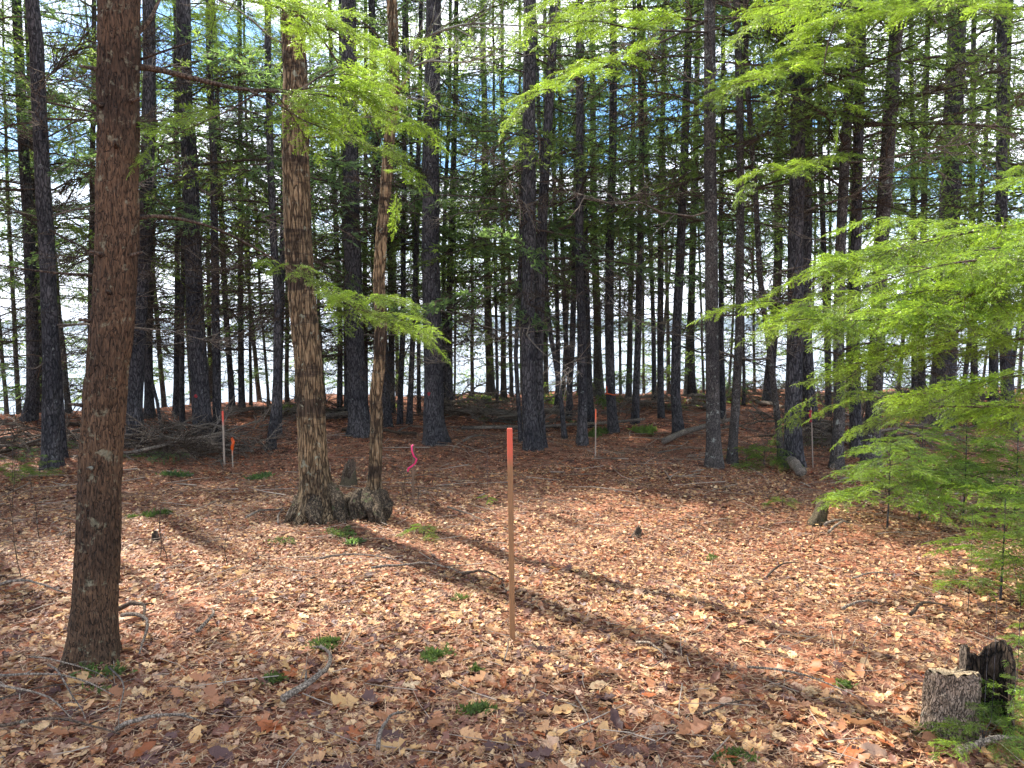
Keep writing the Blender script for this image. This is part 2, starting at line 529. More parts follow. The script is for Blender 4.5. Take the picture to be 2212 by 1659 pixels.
def spray_near(L, rng, sp=0.0085):
    """one flat side spray of a hemlock, axis +X, needles two-ranked"""
    g = Geo()
    n_ax = 7
    t = np.linspace(0, 1, n_ax)
    bend = rng.uniform(-0.15, 0.15)
    P = np.stack([t * L, bend * L * t ** 2, -0.22 * L * t ** 2.2], 1)
    V, T = tube_arrays(P, np.linspace(0.0022, 0.0008, n_ax), 3, False); g.add(V, T, 0)
    Os, Ds, Cs = [], [], []

    def needles(a, b, tint):
        d = b - a; ln = np.linalg.norm(d); d = d / ln
        m = max(3, int(ln / sp))
        s = (np.arange(m) + rng.uniform(0, 1, m) * 0.5) / m
        side = np.cross((0, 0, 1.0), d); side /= np.linalg.norm(side)
        for sg in (-1, 1):
            O = a + (b - a) * s[:, None]
            ang = rng.uniform(0.75, 1.25, m)
            D = np.cos(ang)[:, None] * d + sg * np.sin(ang)[:, None] * side + np.array([0, 0, 1.0]) * rng.normal(0.0, 0.35, m)[:, None]
            D /= np.linalg.norm(D, axis=1)[:, None]
            Os.append(O); Ds.append(D)
            Cs.append(np.full((m, 1), tint) * rng.uniform(0.75, 1.25, (m, 1)) * np.ones((1, 3)))

    step = 0.026
    x = 0.02
    k = 0
    while x < L * 0.97:
        s = x / L
        o = np.array([x, bend * L * s ** 2, -0.22 * L * s ** 2.2])
        sg = -1 if k % 2 else 1
        ll = (0.115 * (1 - s) ** 0.7 + 0.022) * rng.uniform(0.3, 1.3) * min(1, L / 0.3)
        a = rng.uniform(0.75, 1.05)
        e = o + ll * np.array([math.cos(a), sg * math.sin(a), rng.normal(-0.22, 0.28)])
        tip_new = rng.uniform(0.55, 1.15) + 0.5 * s
        needles(o, e, tip_new)
        x += step * rng.uniform(0.6, 1.6); k += 1
    for i in range(n_ax - 1):
        needles(P[i], P[i + 1], 1.0 + 0.3 * i / n_ax)
    O = np.concatenate(Os); D = np.concatenate(Ds); C = np.concatenate(Cs)
    C = C * np.array([1.0, 1.0, 0.9])
    N = np.tile(np.array([0, 0, 1.0]), (len(O), 1)) + rng.normal(0, 0.6, (len(O), 3))
    needle_tris(g, O, D, N, rng.uniform(0.013, 0.023, len(O)), 0.0085, 1, C)
    return g.arrays()


def add_arr(g, arr, M, k=1.0):
    V, T, Mi, C = arr
    g.add(xform(V, M), T, Mi, C * k)


SPR = [spray_near(0.30, np.random.default_rng(40 + i)) for i in range(4)]


def branch_near(rng, L=0.8, bare=0.25):
    g = Geo()
    t = np.linspace(0, 1, 9)
    by = rng.uniform(-0.12, 0.12)
    P = np.stack([t * L, by * L * np.sin(t * 3), 0.03 * L * np.sin(t * 5) - 0.16 * L * t ** 2], 1)
    V, T = tube_arrays(P, np.linspace(0.006, 0.0012, 9), 5, False); g.add(V, T, 0)
    s = bare; k = 0
    while s < 0.98:
        o = np.array([np.interp(s, t, P[:, i]) for i in range(3)])
        prof = min(1.0, 0.45 + 2.2 * (s - bare)) * (1 - s) ** 0.55 + 0.1
        ln = 0.40 * prof * rng.uniform(0.7, 1.15)
        sg = -1 if k % 2 else 1
        add_arr(g, SPR[rng.integers(4)], mat4(o, sg * rng.uniform(0.75, 1.1), rng.normal(-0.08, 0.18), rng.normal(0, 0.4), ln / 0.30), rng.uniform(0.6, 1.3))
        s += rng.uniform(0.035, 0.075); k += 1
    add_arr(g, SPR[rng.integers(4)], mat4(P[-1], rng.uniform(-0.2, 0.2), -0.3, 0, 0.55))
    return g


NEAR = [branch_near(np.random.default_rng(60 + i)).mesh('hemlock_branch', [M_DEADBROWN, M_NEEDLE_NEAR], False, True) for i in range(4)]


def branch_far(rng, L=2.0, dens=1.0, bare=0.15, arr=False):
    g = Geo()
    t = np.linspace(0, 1, 8)
    by = rng.uniform(-0.1, 0.1)
    zc = 0.10 * L * t - 0.20 * L * t ** 2
    P = np.stack([t * L, by * L * np.sin(t * 3), zc], 1)
    V, T = tube_arrays(P, np.linspace(0.016, 0.003, 8), 4, False); g.add(V, T, 0)
    s = bare; k = 0
    Os, Ds, Cs = [], [], []
    while s < 0.99:
        o = np.array([np.interp(s, t, P[:, i]) for i in range(3)])
        ln = L * 0.36 * (min(1.0, 0.35 + 1.8 * (s - bare)) * (1 - s) ** 0.6 + 0.06) * rng.uniform(0.55, 1.2)
        sg = -1 if k % 2 else 1
        a = sg * rng.uniform(0.7, 1.15)
        d = np.array([math.cos(a), math.sin(a), rng.normal(-0.12, 0.30)])
        e = o + d * ln + np.array([0, 0, -0.12 * ln])
        m = (o + e) / 2 + np.array([0, 0, 0.05 * ln])
        V, T = tube_arrays([o, m, e], [0.004, 0.003, 0.0012], 3, False); g.add(V, T, 0)
        nk = int(ln / 0.0135 * dens)
        if nk > 1:
            q = rng.uniform(0.12, 1, nk)[:, None]
            O = np.where(q < 0.5, o + (m - o) * q * 2, m + (e - m) * (q - 0.5) * 2)
            da = a + np.where(rng.uniform(size=nk) < 0.5, -1, 1) * rng.uniform(0.4, 1.1, nk)
            D = np.stack([np.cos(da), np.sin(da), rng.normal(-0.22, 0.45, nk)], 1)
            D /= np.linalg.norm(D, axis=1)[:, None]
            Os.append(O); Ds.append(D); Cs.append(rng.uniform(0.6, 1.35, (nk, 1)) * np.ones((1, 3)))
        s += rng.uniform(0.022, 0.05); k += 1
    if Os:
        O = np.concatenate(Os); D = np.concatenate(Ds); C = np.concatenate(Cs)
        N = np.tile(np.array([0, 0, 0.6]), (len(O), 1)) + rng.normal(0, 0.8, (len(O), 3))
        kites(g, O, D, N, rng.uniform(0.045, 0.10, len(O)), rng.uniform(0.013, 0.022, len(O)), 1, C)
    return g


FARG = [branch_far(np.random.default_rng(80 + i), 2.0, (0.8, 1.0, 1.25)[i % 3]) for i in range(7)]
FAR = {'dark': [x.mesh('conifer_branch', [M_DEADBROWN, M_NEEDLE_FAR], False, True) for x in FARG],
       'light': [x.mesh('sunlit_conifer_branch', [M_DEADBROWN, M_NEEDLE_SUNLIT], False, True) for x in FARG[:5]]}  # same branches, sunlight put into the needle colour


def whorl(seed):
    rng = np.random.default_rng(seed)
    g = Geo()
    for k in range(8):
        add_arr(g, FARG[rng.integers(7)].arrays(), mat4((0, 0, rng.uniform(-0.5, 0.5)), k * 2.4 + rng.uniform(-0.3, 0.3), rng.uniform(-0.25, 0.25), rng.normal(0, 0.35), rng.uniform(0.7, 1.1)))
    return g.mesh('branch_whorl', [M_DEADBROWN, M_NEEDLE_FAR], False, True)


WHORL = [whorl(200 + i) for i in range(4)]


def dead_branch(rng, L=1.5, mat=None, curl=0.3, twigs=18, r0=0.011):
    g = Geo()
    t = np.linspace(0, 1, 7)
    P = np.stack([t * L, L * rng.uniform(-0.12, 0.12) * np.sin(t * 3), L * (rng.uniform(-0.15, 0.25) * t ** 2 - 0.05 * t)], 1)
    P[1:] += rng.normal(0, 0.018 * L, (6, 3))
    V, T = tube_arrays(P, np.linspace(r0, r0 * 0.2, 7), 4, False); g.add(V, T)
    for k in range(twigs):
        s = rng.uniform(0.2, 0.98)
        o = np.array([np.interp(s, t, P[:, i]) for i in range(3)])
        a = rng.choice([-1, 1]) * rng.uniform(0.5, 1.2)
        ln = L * rng.uniform(0.12, 0.42) * (1.1 - s * 0.6)
        d = np.array([math.cos(a), math.sin(a), rng.normal(0, 0.35)])
        q = [o, o + d * ln * 0.5 + rng.normal(0, 0.03 * ln, 3), o + d * ln + np.array([ln * 0.15, 0, rng.uniform(-0.2, 0.3) * ln])]
        V, T = tube_arrays(q, [r0 * 0.5, r0 * 0.38, r0 * 0.2], 3, False); g.add(V, T)
        for _ in range(5):
            o2 = q[0] + (q[1] - q[0]) * rng.uniform(0.3, 1.6); a2 = a + rng.uniform(-1, 1); l2 = ln * rng.uniform(0.2, 0.6)
            e2 = o2 + np.array([math.cos(a2), math.sin(a2), rng.normal(0, 0.4)]) * l2
            V, T = tube_arrays([o2, e2], [r0 * 0.32, r0 * 0.16], 3, False); g.add(V, T)
    return g.mesh('dead_branch', [mat or M_DEADBROWN], True)


DEAD = [dead_branch(np.random.default_rng(120 + i)) for i in range(7)]
PILE = [dead_branch(np.random.default_rng(160 + i), mat=M_DEADWOOD, twigs=6, r0=0.024) for i in range(4)]
DEADPALE = [dead_branch(np.random.default_rng(140 + i), mat=M_DEADWOOD, twigs=11) for i in range(3)]

# ------------------------------------------------------------------ trees
def trunk_mesh(pts, radii, mat, sides=12, flare=0.5, bark=0.0, seed=0, rings=None, flare_h=0.16, lobes=5, vscale=0.3, freq=16):
    """pts relative to the base, smooth path; flared, lobed foot; optional real bark relief"""
    P = np.array([tuple(p) for p in pts], float)
    Z = P[:, 2]
    zmax = Z[-1]
    if rings is None:
        zz = np.unique(np.concatenate([[Z[0]], np.linspace(0, 0.6, 7), np.linspace(0.6, zmax, 16)]))
    else:
        zz = np.unique(np.concatenate([np.linspace(Z[0], rings[0], rings[1]), np.linspace(rings[0], zmax, 14)]))
    X = np.interp(zz, Z, P[:, 0]); Y = np.interp(zz, Z, P[:, 1]); R = np.interp(zz, Z, radii)
    wob = 0.004 * (np.sin(zz * 2.3 + seed) + np.sin(zz * 5.1 + seed * 2))
    th = np.linspace(0, 2 * math.pi, sides, endpoint=False)
    fl = flare * np.exp(-np.maximum(zz, 0) / flare_h)
    lob = 1 + 0.55 * np.cos(lobes * th + seed) + 0.25 * np.cos((lobes + 2) * th + seed * 3)
    irr = 0.04 * np.sin(2 * th + seed)[None, :] * np.ones((len(zz), 1)) + 0.025 * np.sin(3 * th[None, :] + zz[:, None] * 3 + seed)
    RR = R[:, None] * (1 + fl[:, None] * lob[None, :] + irr)
    if bark > 0:
        off = Vector((seed * 3.1, seed * 1.7, seed))
        for i, z in enumerate(zz):
            for j, a in enumerate(th):
                q = Vector((math.cos(a) * R[i] * freq, math.sin(a) * R[i] * freq, z * freq * vscale)) + off
                q = q + noise.noise_vector(q * 0.7) * 0.8
                d, _ = noise.voronoi(q)
                e = min(1.0, (d[1] - d[0]) * 3.2)
                RR[i, j] += bark * (e - 0.6) + bark * 0.45 * noise.noise(q * 3.3)
    V = np.zeros((len(zz), sides, 3))
    V[:, :, 0] = X[:, None] + wob[:, None] + RR * np.cos(th)
    V[:, :, 1] = Y[:, None] + RR * np.sin(th)
    V[:, :, 2] = zz[:, None]
    n = len(zz)
    i, j = np.meshgrid(np.arange(n - 1), np.arange(sides), indexing='ij')
    j2 = (j + 1) % sides
    A, B, C2, D = i * sides + j, i * sides + j2, (i + 1) * sides + j2, (i + 1) * sides + j
    T = np.concatenate([np.stack([A, B, C2], -1).reshape(-1, 3), np.stack([A, C2, D], -1).reshape(-1, 3)])
    top = np.stack([np.full(sides - 2, (n - 1) * sides), (n - 1) * sides + np.arange(1, sides - 1), (n - 1) * sides + np.arange(2, sides)], -1)
    g = Geo(); g.add(V.reshape(-1, 3), np.concatenate([T, top]))
    return g.mesh('trunk', [mat], True)


def world_path(base_uv, pts_uv, H, Y=None, b=None):
    b = b or gp(*base_uv)
    Y = Y or b.y
    P = [at(u, v, Y) for u, v in pts_uv]
    P = [p - b for p in P]
    P = [p for p in P if p.z > 0.15]
    P.sort(key=lambda p: p.z)
    full = [Vector((-(P[0].x) * 0.35 / max(P[0].z, 0.5), 0, -0.35)), Vector((0, 0, 0))] + P
    last = full[-1]
    prev = full[-2] if len(full) > 2 else Vector((0, 0, 0))
    sl = (last.x - prev.x) / max(last.z - prev.z, 0.5)
    ov = last.x / max(last.z, 0.5)
    sl = 0.5 * sl + 0.5 * ov
    sl = max(-0.08, min(0.08, sl))
    if H > last.z + 0.5:
        full.append(Vector((last.x + sl * (H - last.z) * 0.6, 0, H)))
    return b, full


def path_at(full, z):
    for a, b in zip(full, full[1:]):
        if a.z <= z <= b.z:
            t = (z - a.z) / max(b.z - a.z, 1e-6)
            return a.lerp(b, t)
    return full[-1].copy()


def in_view_top(P):
    """is the point inside the picture or just around it"""
    d = P - Vector((0, 0, CAM_H))
    if d.y < 0.5: return False
    return (d.z / d.y) < 0.46 and abs(d.x / d.y) < 0.74


def frand(a, b): return random.uniform(a, b)


def make_tree(base, w, pts, label, H=15, bark='dark', live0=4.6, dens=1.0, dead=7, fol='dark', name='conifer_tree', Y=None, sides=12, group='conifers standing between the clearing and the lake', custom_trunk=None, blen=1.0, cat='tree'):
    b0 = gp(*base)
    if group.startswith('conifers beyond'): b0 = Vector((base[0] / F * Y - 1106 / F * Y, Y, 0)); b0.z = gz(b0.x, b0.y)
    zc = H if (label.startswith('dark conifer standing beyond the left') and (b0.x + .934 * b0.y < 1.0 or abs(b0.x + 5.7) < .02 or abs(b0.x + 6.9) < .02 or abs(b0.x + 7.9) < .02 or abs(b0.x + 7.5) < .02)) else next((z for z in np.arange(2.0, H, 0.25) if blocks_light(Vector((b0.x, b0.y, z)), -0.05)), H)
    H = min(H, max(zc, CAM_H + b0.y * 0.47))  # trunk tops above the view cut off to keep shade from the sunlit part
    b, full = world_path(base, pts, H, Y, b0)
    dist = b.y
    r = w / F * dist / 2
    rad_ = [r * 1.06, r * 1.04] + [r * (1 - 0.045 * q.z) for q in full[2:]]
    rad_ = [max(x, r * 0.18) for x in rad_]
    root = link(name, None, loc=b)
    tag(root, label, cat, group)
    bm = {'dark': M_BARK_DARK, 'grey': M_BARK_GREY, 'pale': M_BARK_PALE, 'red': M_BARK_RED, 'maple': M_BARK_MAPLE}[bark]
    if custom_trunk:
        me = custom_trunk(full, rad_, bm)
    else:
        me = trunk_mesh(full, rad_, bm, sides if w > 15 else 9, flare=0.45 if w > 15 else 0.25, seed=random.uniform(0, 9), flare_h=0.14 + r * 0.5)
    trunk = link('trunk', me, root)
    # dead lower limbs
    for k in range(int(dead * (2.8 if base[0] < 900 else 1.4))):
        z = frand(1.2, max(live0 + 1.8, 4.2))
        q = path_at(full, z)
        Pw = b + q
        if not in_view_top(Pw): continue
        az = frand(0, 2 * math.pi)
        s = frand(0.5, 1.35)
        mesh = random.choice(DEADPALE if random.random() < 0.3 else DEAD)
        link('dead_branch', mesh, root, q, (frand(-1, 1), frand(-0.25, 0.3), az), s)
    # live crown
    if dens > 0:
        crown = link('crown', None, root, path_at(full, live0))
        c0 = crown.location.copy()
        if not label.startswith('dark conifer standing beyond') and b.y > 11:
            for k in range(int((12 if base[0] < 900 else 5) * dens)):
                zl = frand(1.7, live0 + 0.6)
                ql = path_at(full, zl)
                al = frand(0, 6.28)
                link('branch', random.choice(FAR[fol] if random.random() < .6 else FAR['light']), crown, ql - c0, (frand(-0.6, 0.6), frand(-0.3, 0.3), al), frand(0.35, 0.75))
        z = live0
        vis_top = CAM_H + dist * 0.46 - b.z
        ga = frand(0, 6)
        while z < min(vis_top, H - 0.6):
            ga += 2.4 + frand(-0.5, 0.5)
            q = path_at(full, z)
            frac = (z - live0) / (H - live0)
            ln = (1.0 * (1 - frac) ** 0.7 + 0.25) * blen * frand(0.55, 1.1)
            mid = b + q + Vector((math.cos(ga), math.sin(ga), 0)) * ln * 0.9
            if (not blocks_light(mid, 0.75 * ln) or random.random() < 0.10) and mid.y > 2.5:
                link('branch', random.choice(FAR['light' if random.random() < 0.35 else fol]), crown, q - c0, (frand(-0.6, 0.6), -frand(-0.35, 0.25), ga), ln)
            z += frand(0.08, 0.27) / dens
        z = max(z, live0)
        while z < H:
            q = path_at(full, z)
            frac = (z - live0) / (H - live0)
            ln = (0.85 * (1 - frac) ** 0.7 + 0.2) * blen * frand(0.8, 1.15)
            if not blocks_light(b + q, 1.15 * ln):
                link('branch_whorl', random.choice(WHORL), crown, q - c0, (0, 0, frand(0, 6.28)), ln)
            elif not blocks_light(b + q, 0.2):
                for kk in range(4):
                    a2 = frand(0, 6.28)
                    mid = b + q + Vector((math.cos(a2), math.sin(a2), 0)) * ln
                    if not blocks_light(mid, 0.5 * ln):
                        link('branch', random.choice(FAR[fol]), crown, q - c0, (frand(-0.3, 0.3), 0, a2), ln)
            z += frand(0.45, 0.75) if label.startswith('dark conifer standing beyond the left') else frand(0.95, 1.6)  # denser crowns on the added left trees for more shade
    return root, b, full, trunk


TREES = [
 # base, width, path, bark, live0, dens, dead, foliage, height, label
 ((112,1013),36,[(110,900),(108,700),(100,516),(88,300),(78,100),(68,0)],'dark',4.4,.8,11,'dark',15,'dark rough conifer left of the big reddish hemlock, dead twigs low on its trunk'),
 ((133,989),18,[(127,850),(122,780),(116,700),(108,600)],'dark',4.8,.3,3,'dark',11,'slender dark trunk leaning just behind the nearest conifer at the left edge'),
 ((63,908),25,[(72,850),(70,700),(63,516),(50,300),(42,150)],'dark',3.8,.9,8,'dark',15,'far left dark conifer with a flared foot against the bright water'),
 ((87,890),13,[(86,800),(84,700),(78,560)],'dark',4.5,.5,3,'dark',10,'thin stem directly right of the far left flared conifer'),
 ((148,893),12,[(143,840),(137,766),(128,690)],'pale',3.4,.4,2,'light',8,'pale thin trunk leaning left at the waterline between the left conifers'),
 ((197,900),13,[(197,780),(196,640),(199,450),(202,200),(204,60)],'grey',3.4,.8,5,'light',14,'grey trunk half hidden behind the left side of the big reddish hemlock'),
 ((293,966),34,[(291,880),(300,700),(314,516),(320,300),(322,150)],'dark',4.2,.8,8,'dark',15,'dark conifer whose base shows right beside the big reddish hemlock'),
 ((323,902),19,[(321,800),(320,700),(326,560),(330,400)],'dark',4.2,.7,5,'dark',14,'dark trunk with bright water on both sides, right of the reddish hemlock'),
 ((350,930),7,[(340,870),(330,830),(322,780)],'dark',3,.0,0,'dark',3.2,'bare dark pole leaning left against the trunk by the water'),
 ((380,899),13,[(381,800),(383,700),(384,516),(383,400)],'dark',4.0,.7,4,'dark',14,'left one of two close slim trunks behind the brush pile'),
 ((393,916),11,[(393,800),(393,700),(396,516),(400,300)],'dark',4.3,.7,4,'dark',14,'right one of two close slim trunks behind the brush pile'),
 ((440,966),38,[(437,900),(423,700),(415,516),(408,300),(398,200),(397,80)],'dark',4.6,.9,9,'dark',16,'thick dark conifer with a small red paint spot, rising from the brush pile'),
 ((470,962),18,[(468,800),(467,700),(463,516),(461,300),(453,180),(452,60)],'dark',4.2,.8,6,'dark',15,'dark trunk left of the red topped lath stake by the brush pile'),
 ((502,884),13,[(490,700),(480,516),(474,350)],'dark',4.0,.8,4,'dark',13,'slim trunk leaning left, first one behind the red topped lath stake'),
 ((522,886),13,[(520,700),(520,516),(519,300),(519,150)],'dark',4.0,.7,4,'dark',14,'straight slim trunk at the waterline right of the leaning slim one'),
 ((542,876),7,[(541,750),(538,600)],'grey',3.0,.8,2,'light',8,'pencil thin grey stem at the water between two slim trunks'),
 ((585,971),18,[(597,850),(600,700),(598,600),(590,500),(582,300),(580,150)],'dark',3.8,.9,7,'dark',13,'curved dark tree with a lichen spotted foot left of the banded maple'),
 ((602,938),14,[(603,820),(607,700),(611,560)],'dark',4.3,.6,3,'dark',12,'dark stem close behind the curved tree left of the banded maple'),
 ((580,878),6,[(574,780),(566,690),(560,600)],'pale',2.4,.8,2,'light',6,'pale bent sapling at the shore left of the curved dark tree'),
 ((620,874),9,[(619,790),(622,700),(618,560)],'grey',3.2,.8,3,'light',9,'grey young tree at the shore just left of the banded maple trunk'),
 ((733,905),12,[(735,800),(736,690),(728,560),(722,400)],'dark',3.9,.8,5,'dark',14,'slim dark trunk immediately right of the banded maple'),
 ((750,903),13,[(750,800),(748,700),(745,560)],'dark',4.2,.6,4,'dark',13,'slim trunk touching the left edge of the very dark thick conifer'),
 ((778,940),41,[(771,850),(766,700),(760,516),(757,300),(755,150)],'dark',4.4,1.0,9,'dark',16,'very dark thick conifer between the banded maple and the crooked thin stem'),
 ((834,923),20,[(832,850),(827,700),(815,516),(812,300),(808,200)],'dark',4.4,.9,5,'dark',15,'black trunk right behind the crooked yellow brown stem'),
 ((789,890),11,[(789,700),(788,516),(790,360)],'dark',4.0,.6,4,'dark',14,'slim trunk seen between the very dark thick conifer and the crooked stem'),
 ((847,891),15,[(845,700),(842,516),(845,300)],'dark',4.1,.8,5,'dark',14,'dark straight trunk just right of the crooked thin stem'),
 ((864,916),13,[(868,780),(870,700),(872,516),(873,300)],'dark',4.0,.9,6,'dark',14,'slim dark trunk left of the pink ribbon stick'),
 ((884,916),12,[(889,800),(894,700),(899,516),(903,400)],'dark',4.0,.8,5,'dark',14,'slim trunk rising behind the pink ribbon stick'),
 ((905,892),9,[(905,760),(900,640),(893,516)],'dark',4.0,.6,3,'dark',12,'thin stem half hidden by the left side of the thick purple grey conifer'),
 ((945,960),45,[(937,900),(934,700),(930,516),(931,300),(934,200),(937,0)],'dark',4.9,.6,7,'dark',17,'thickest purple grey conifer left of centre, wide flared foot and red paint dot'),
 ((960,889),10,[(959,700),(958,516),(968,300),(971,200)],'dark',3.7,.9,6,'dark',12,'thin dark stem just right of the thickest purple grey conifer'),
 ((970,890),15,[(970,700),(974,516),(982,300)],'dark',3.6,1.0,7,'dark',13,'slim dark conifer, second right of the thickest purple grey one'),
 ((982,872),5,[(983,700),(983,560)],'grey',2.8,.8,2,'light',7,'hair thin sapling at the shore where the gap to the lake begins'),
 ((1059,858),18,[(1055,700),(1051,516),(1048,380)],'grey',2.6,1.5,6,'light',12,'green needled conifer standing in the middle of the bright lake gap'),
 ((1074,878),7,[(1072,700),(1069,516),(1068,400)],'dark',3.2,.6,3,'dark',9,'thin pole right of the green needled conifer in the lake gap'),
 ((1087,858),12,[(1087,700),(1086,516)],'grey',3.6,.8,4,'light',12,'greyish slim trunk at the right of the bright lake gap'),
 ((1125,955),10,[(1119,850),(1113,750),(1120,640),(1126,516),(1130,400)],'dark',3.4,.7,4,'dark',10,'thin bowed stem on the left of the twin dark conifer'),
 ((1150,972),32,[(1144,900),(1142,800),(1140,700),(1143,516),(1143,300),(1145,60)],'dark',3.2,1.1,8,'dark',15,'left stem of the twin dark conifer behind the tall wooden stake'),
 ((1166,966),24,[(1163,850),(1163,700),(1169,516),(1182,300),(1187,200),(1194,80)],'dark',3.2,1.1,7,'dark',15,'right stem of the twin dark conifer behind the tall wooden stake'),
 ((1128,852),9,[(1126,700),(1125,560)],'pale',3.2,.8,2,'light',9,'pale stem at the water left of the twin dark conifer'),
 ((1179,852),11,[(1179,700),(1178,560)],'pale',3.2,.8,2,'light',9,'pale trunk at the water right of the twin dark conifer'),
 ((1204,882),11,[(1205,700),(1200,516),(1197,400)],'dark',3.8,.8,5,'dark',13,'slim straight trunk, first one right of the twin conifer'),
 ((1220,948),11,[(1214,900),(1206,820),(1197,766),(1185,700),(1180,600)],'dark',3.0,.4,3,'dark',8,'thin stem curving left as it rises, right of the twin conifer'),
 ((1232,880),11,[(1226,760),(1220,700),(1214,516),(1212,380)],'dark',3.8,.8,5,'dark',13,'slim trunk leaning left behind the curving thin stem'),
 ((1228,911),14,[(1231,850),(1237,700),(1241,560)],'dark',4.2,.7,4,'dark',13,'medium trunk left of the close pair in the centre right'),
 ((1259,961),21,[(1258,850),(1257,700),(1251,516),(1252,300),(1252,120)],'dark',4.0,1.0,8,'dark',15,'front one of the close dark pair left of the thin orange tipped stake'),
 ((1275,922),19,[(1271,850),(1267,700),(1262,560)],'dark',4.4,.6,4,'dark',14,'rear one of the close dark pair left of the thin orange tipped stake'),
 ((1292,855),18,[(1290,700),(1284,516),(1282,400)],'pale',4.2,.9,4,'light',15,'pale grey thick trunk at the bank behind the thin orange tipped stake'),
 ((1325,936),20,[(1319,850),(1317,700),(1316,516),(1324,300),(1325,100)],'dark',4.2,1.0,8,'dark',15,'dark trunk wearing an orange ribbon tied round it'),
 ((1359,864),13,[(1361,700),(1365,516),(1366,400)],'grey',4.0,.8,5,'light',14,'greyish slim trunk at the bank right of the ribboned tree'),
 ((1372,916),16,[(1375,850),(1379,700),(1382,516),(1387,300),(1384,150),(1379,0)],'dark',4.2,.9,8,'dark',15,'straight trunk at the end of the long fallen pole'),
 ((1413,868),10,[(1412,700),(1404,516),(1398,400)],'dark',3.9,.8,4,'dark',13,'thin dark trunk leaning left, far behind the straight one by the pole end'),
 ((1427,903),14,[(1427,700),(1426,516),(1430,300),(1434,150)],'dark',4.0,.9,7,'dark',15,'straight slim trunk in the middle between pole end and fallen grey log'),
 ((1465,938),21,[(1459,850),(1463,700),(1470,516),(1480,300),(1487,100)],'dark',4.1,1.0,8,'dark',15,'dark trunk leaning right with foot beside the fallen grey log'),
 ((1493,856),17,[(1492,700),(1497,516),(1502,350)],'dark',4.1,.9,6,'dark',14,'dark bank trunk behind the fallen grey log'),
 ((1543,1009),31,[(1542,900),(1537,700),(1537,516),(1532,300),(1532,200),(1533,0)],'grey',4.8,.8,9,'light',16,'lichen speckled grey trunk, nearest one right of centre'),
 ((1583,1003),20,[(1588,900),(1598,700),(1600,516),(1598,300),(1592,0)],'grey',4.6,.9,7,'light',15,'lichen spotted narrower trunk close right of the nearest grey one'),
 ((1562,909),12,[(1558,700),(1557,516),(1560,350)],'dark',4.2,.8,5,'dark',13,'dark trunk seen between the two lichen covered grey trunks'),
 ((1607,876),7,[(1606,760),(1604,600)],'dark',3.6,.7,3,'dark',10,'thin dark pole right of the two lichen covered grey trunks'),
 ((1688,996),14,[(1678,900),(1667,800),(1655,700),(1643,600),(1638,516),(1622,300),(1614,160)],'grey',4.3,.8,6,'light',13,'bowed slender trunk leaning left beside the thick dark double trunk'),
 ((1657,876),21,[(1664,780),(1675,700),(1682,516),(1680,400),(1682,250)],'dark',4.0,1.0,7,'dark',15,'dark straight trunk crossing behind the bowed slender one'),
 ((1718,1009),37,[(1714,900),(1718,700),(1720,516),(1723,300),(1722,100)],'dark',4.6,.8,9,'light',16,'thick dark trunk with the short cut log lying at its foot'),
 ((1760,936),28,[(1748,850),(1740,760),(1738,640),(1742,516)],'dark',4.6,.6,4,'dark',15,'dark trunk with a slanting foot right behind the thick one with the cut log'),
 ((1790,900),14,[(1788,800),(1784,650),(1778,516),(1772,330)],'dark',4.0,.9,6,'dark',14,'slim dark trunk behind the big green hemlock spray, left part'),
 ((1810,1012),25,[(1812,900),(1811,700),(1818,516),(1820,400),(1832,250),(1838,100)],'grey',4.3,.9,8,'light',15,'lichen flecked forked trunk rising left of the green spray tips'),
 ((1852,989),24,[(1847,900),(1845,780),(1846,640),(1850,516)],'dark',4.4,.8,5,'dark',15,'dark trunk just right of the lichen flecked forked one'),
 ((1880,1009),33,[(1888,900),(1896,700),(1905,500),(1912,400),(1918,300),(1927,200),(1933,100),(1941,0)],'grey',4.6,.7,9,'light',16,'stout trunk leaning right behind the big green spray, lichen at its foot'),
 ((1975,893),13,[(1976,700),(1974,516),(1972,300),(1968,150)],'dark',3.6,1.0,7,'light',14,'left one of two parallel slim trunks left of the stubby branched giant'),
 ((1990,890),15,[(1992,700),(1995,500),(1998,300),(2003,100)],'dark',3.6,1.0,7,'light',14,'right one of two parallel slim trunks left of the stubby branched giant'),
 ((2028,919),50,[(2038,850),(2042,750),(2048,516),(2054,400),(2058,300),(2062,200),(2066,80)],'dark',5.2,.9,8,'light',17,'giant dark conifer at the right with thick broken branch stubs'),
 ((2075,909),10,[(2083,820),(2095,740),(2104,640)],'grey',3.4,.8,3,'light',10,'thin grey stem leaning right beside the giant at the right'),
 ((2105,884),14,[(2104,740),(2102,600),(2100,450)],'dark',3.6,.9,5,'light',13,'slim dark trunk between the giant and the forked right edge tree'),
 ((2145,886),18,[(2146,750),(2155,600),(2168,450),(2173,300),(2176,150)],'dark',3.6,1.0,7,'light',15,'dark trunk left of the forked right edge tree'),
 ((2178,929),25,[(2175,800),(2170,680),(2166,560),(2163,400)],'dark',4.0,1.0,6,'light',15,'forked dark tree with a spreading foot at the right edge'),
]
TREE_OBJ = {}
for (base, w, pts, bark, live0, dens, dead, fol, H, label) in TREES:
    right = base[0] > 1500
    res = make_tree(base, w, pts, label, H=H, bark=bark, live0=live0 - (1.0 if base[0] > 900 else 0.8), dens=dens * (0.95 if right else 0.72 if base[0] > 1000 else 0.85), dead=dead, fol=fol)
    TREE_OBJ[label] = res


def find_tree(words):
    for k, v in TREE_OBJ.items():
        if words in k:
            return v
    raise KeyError(words)


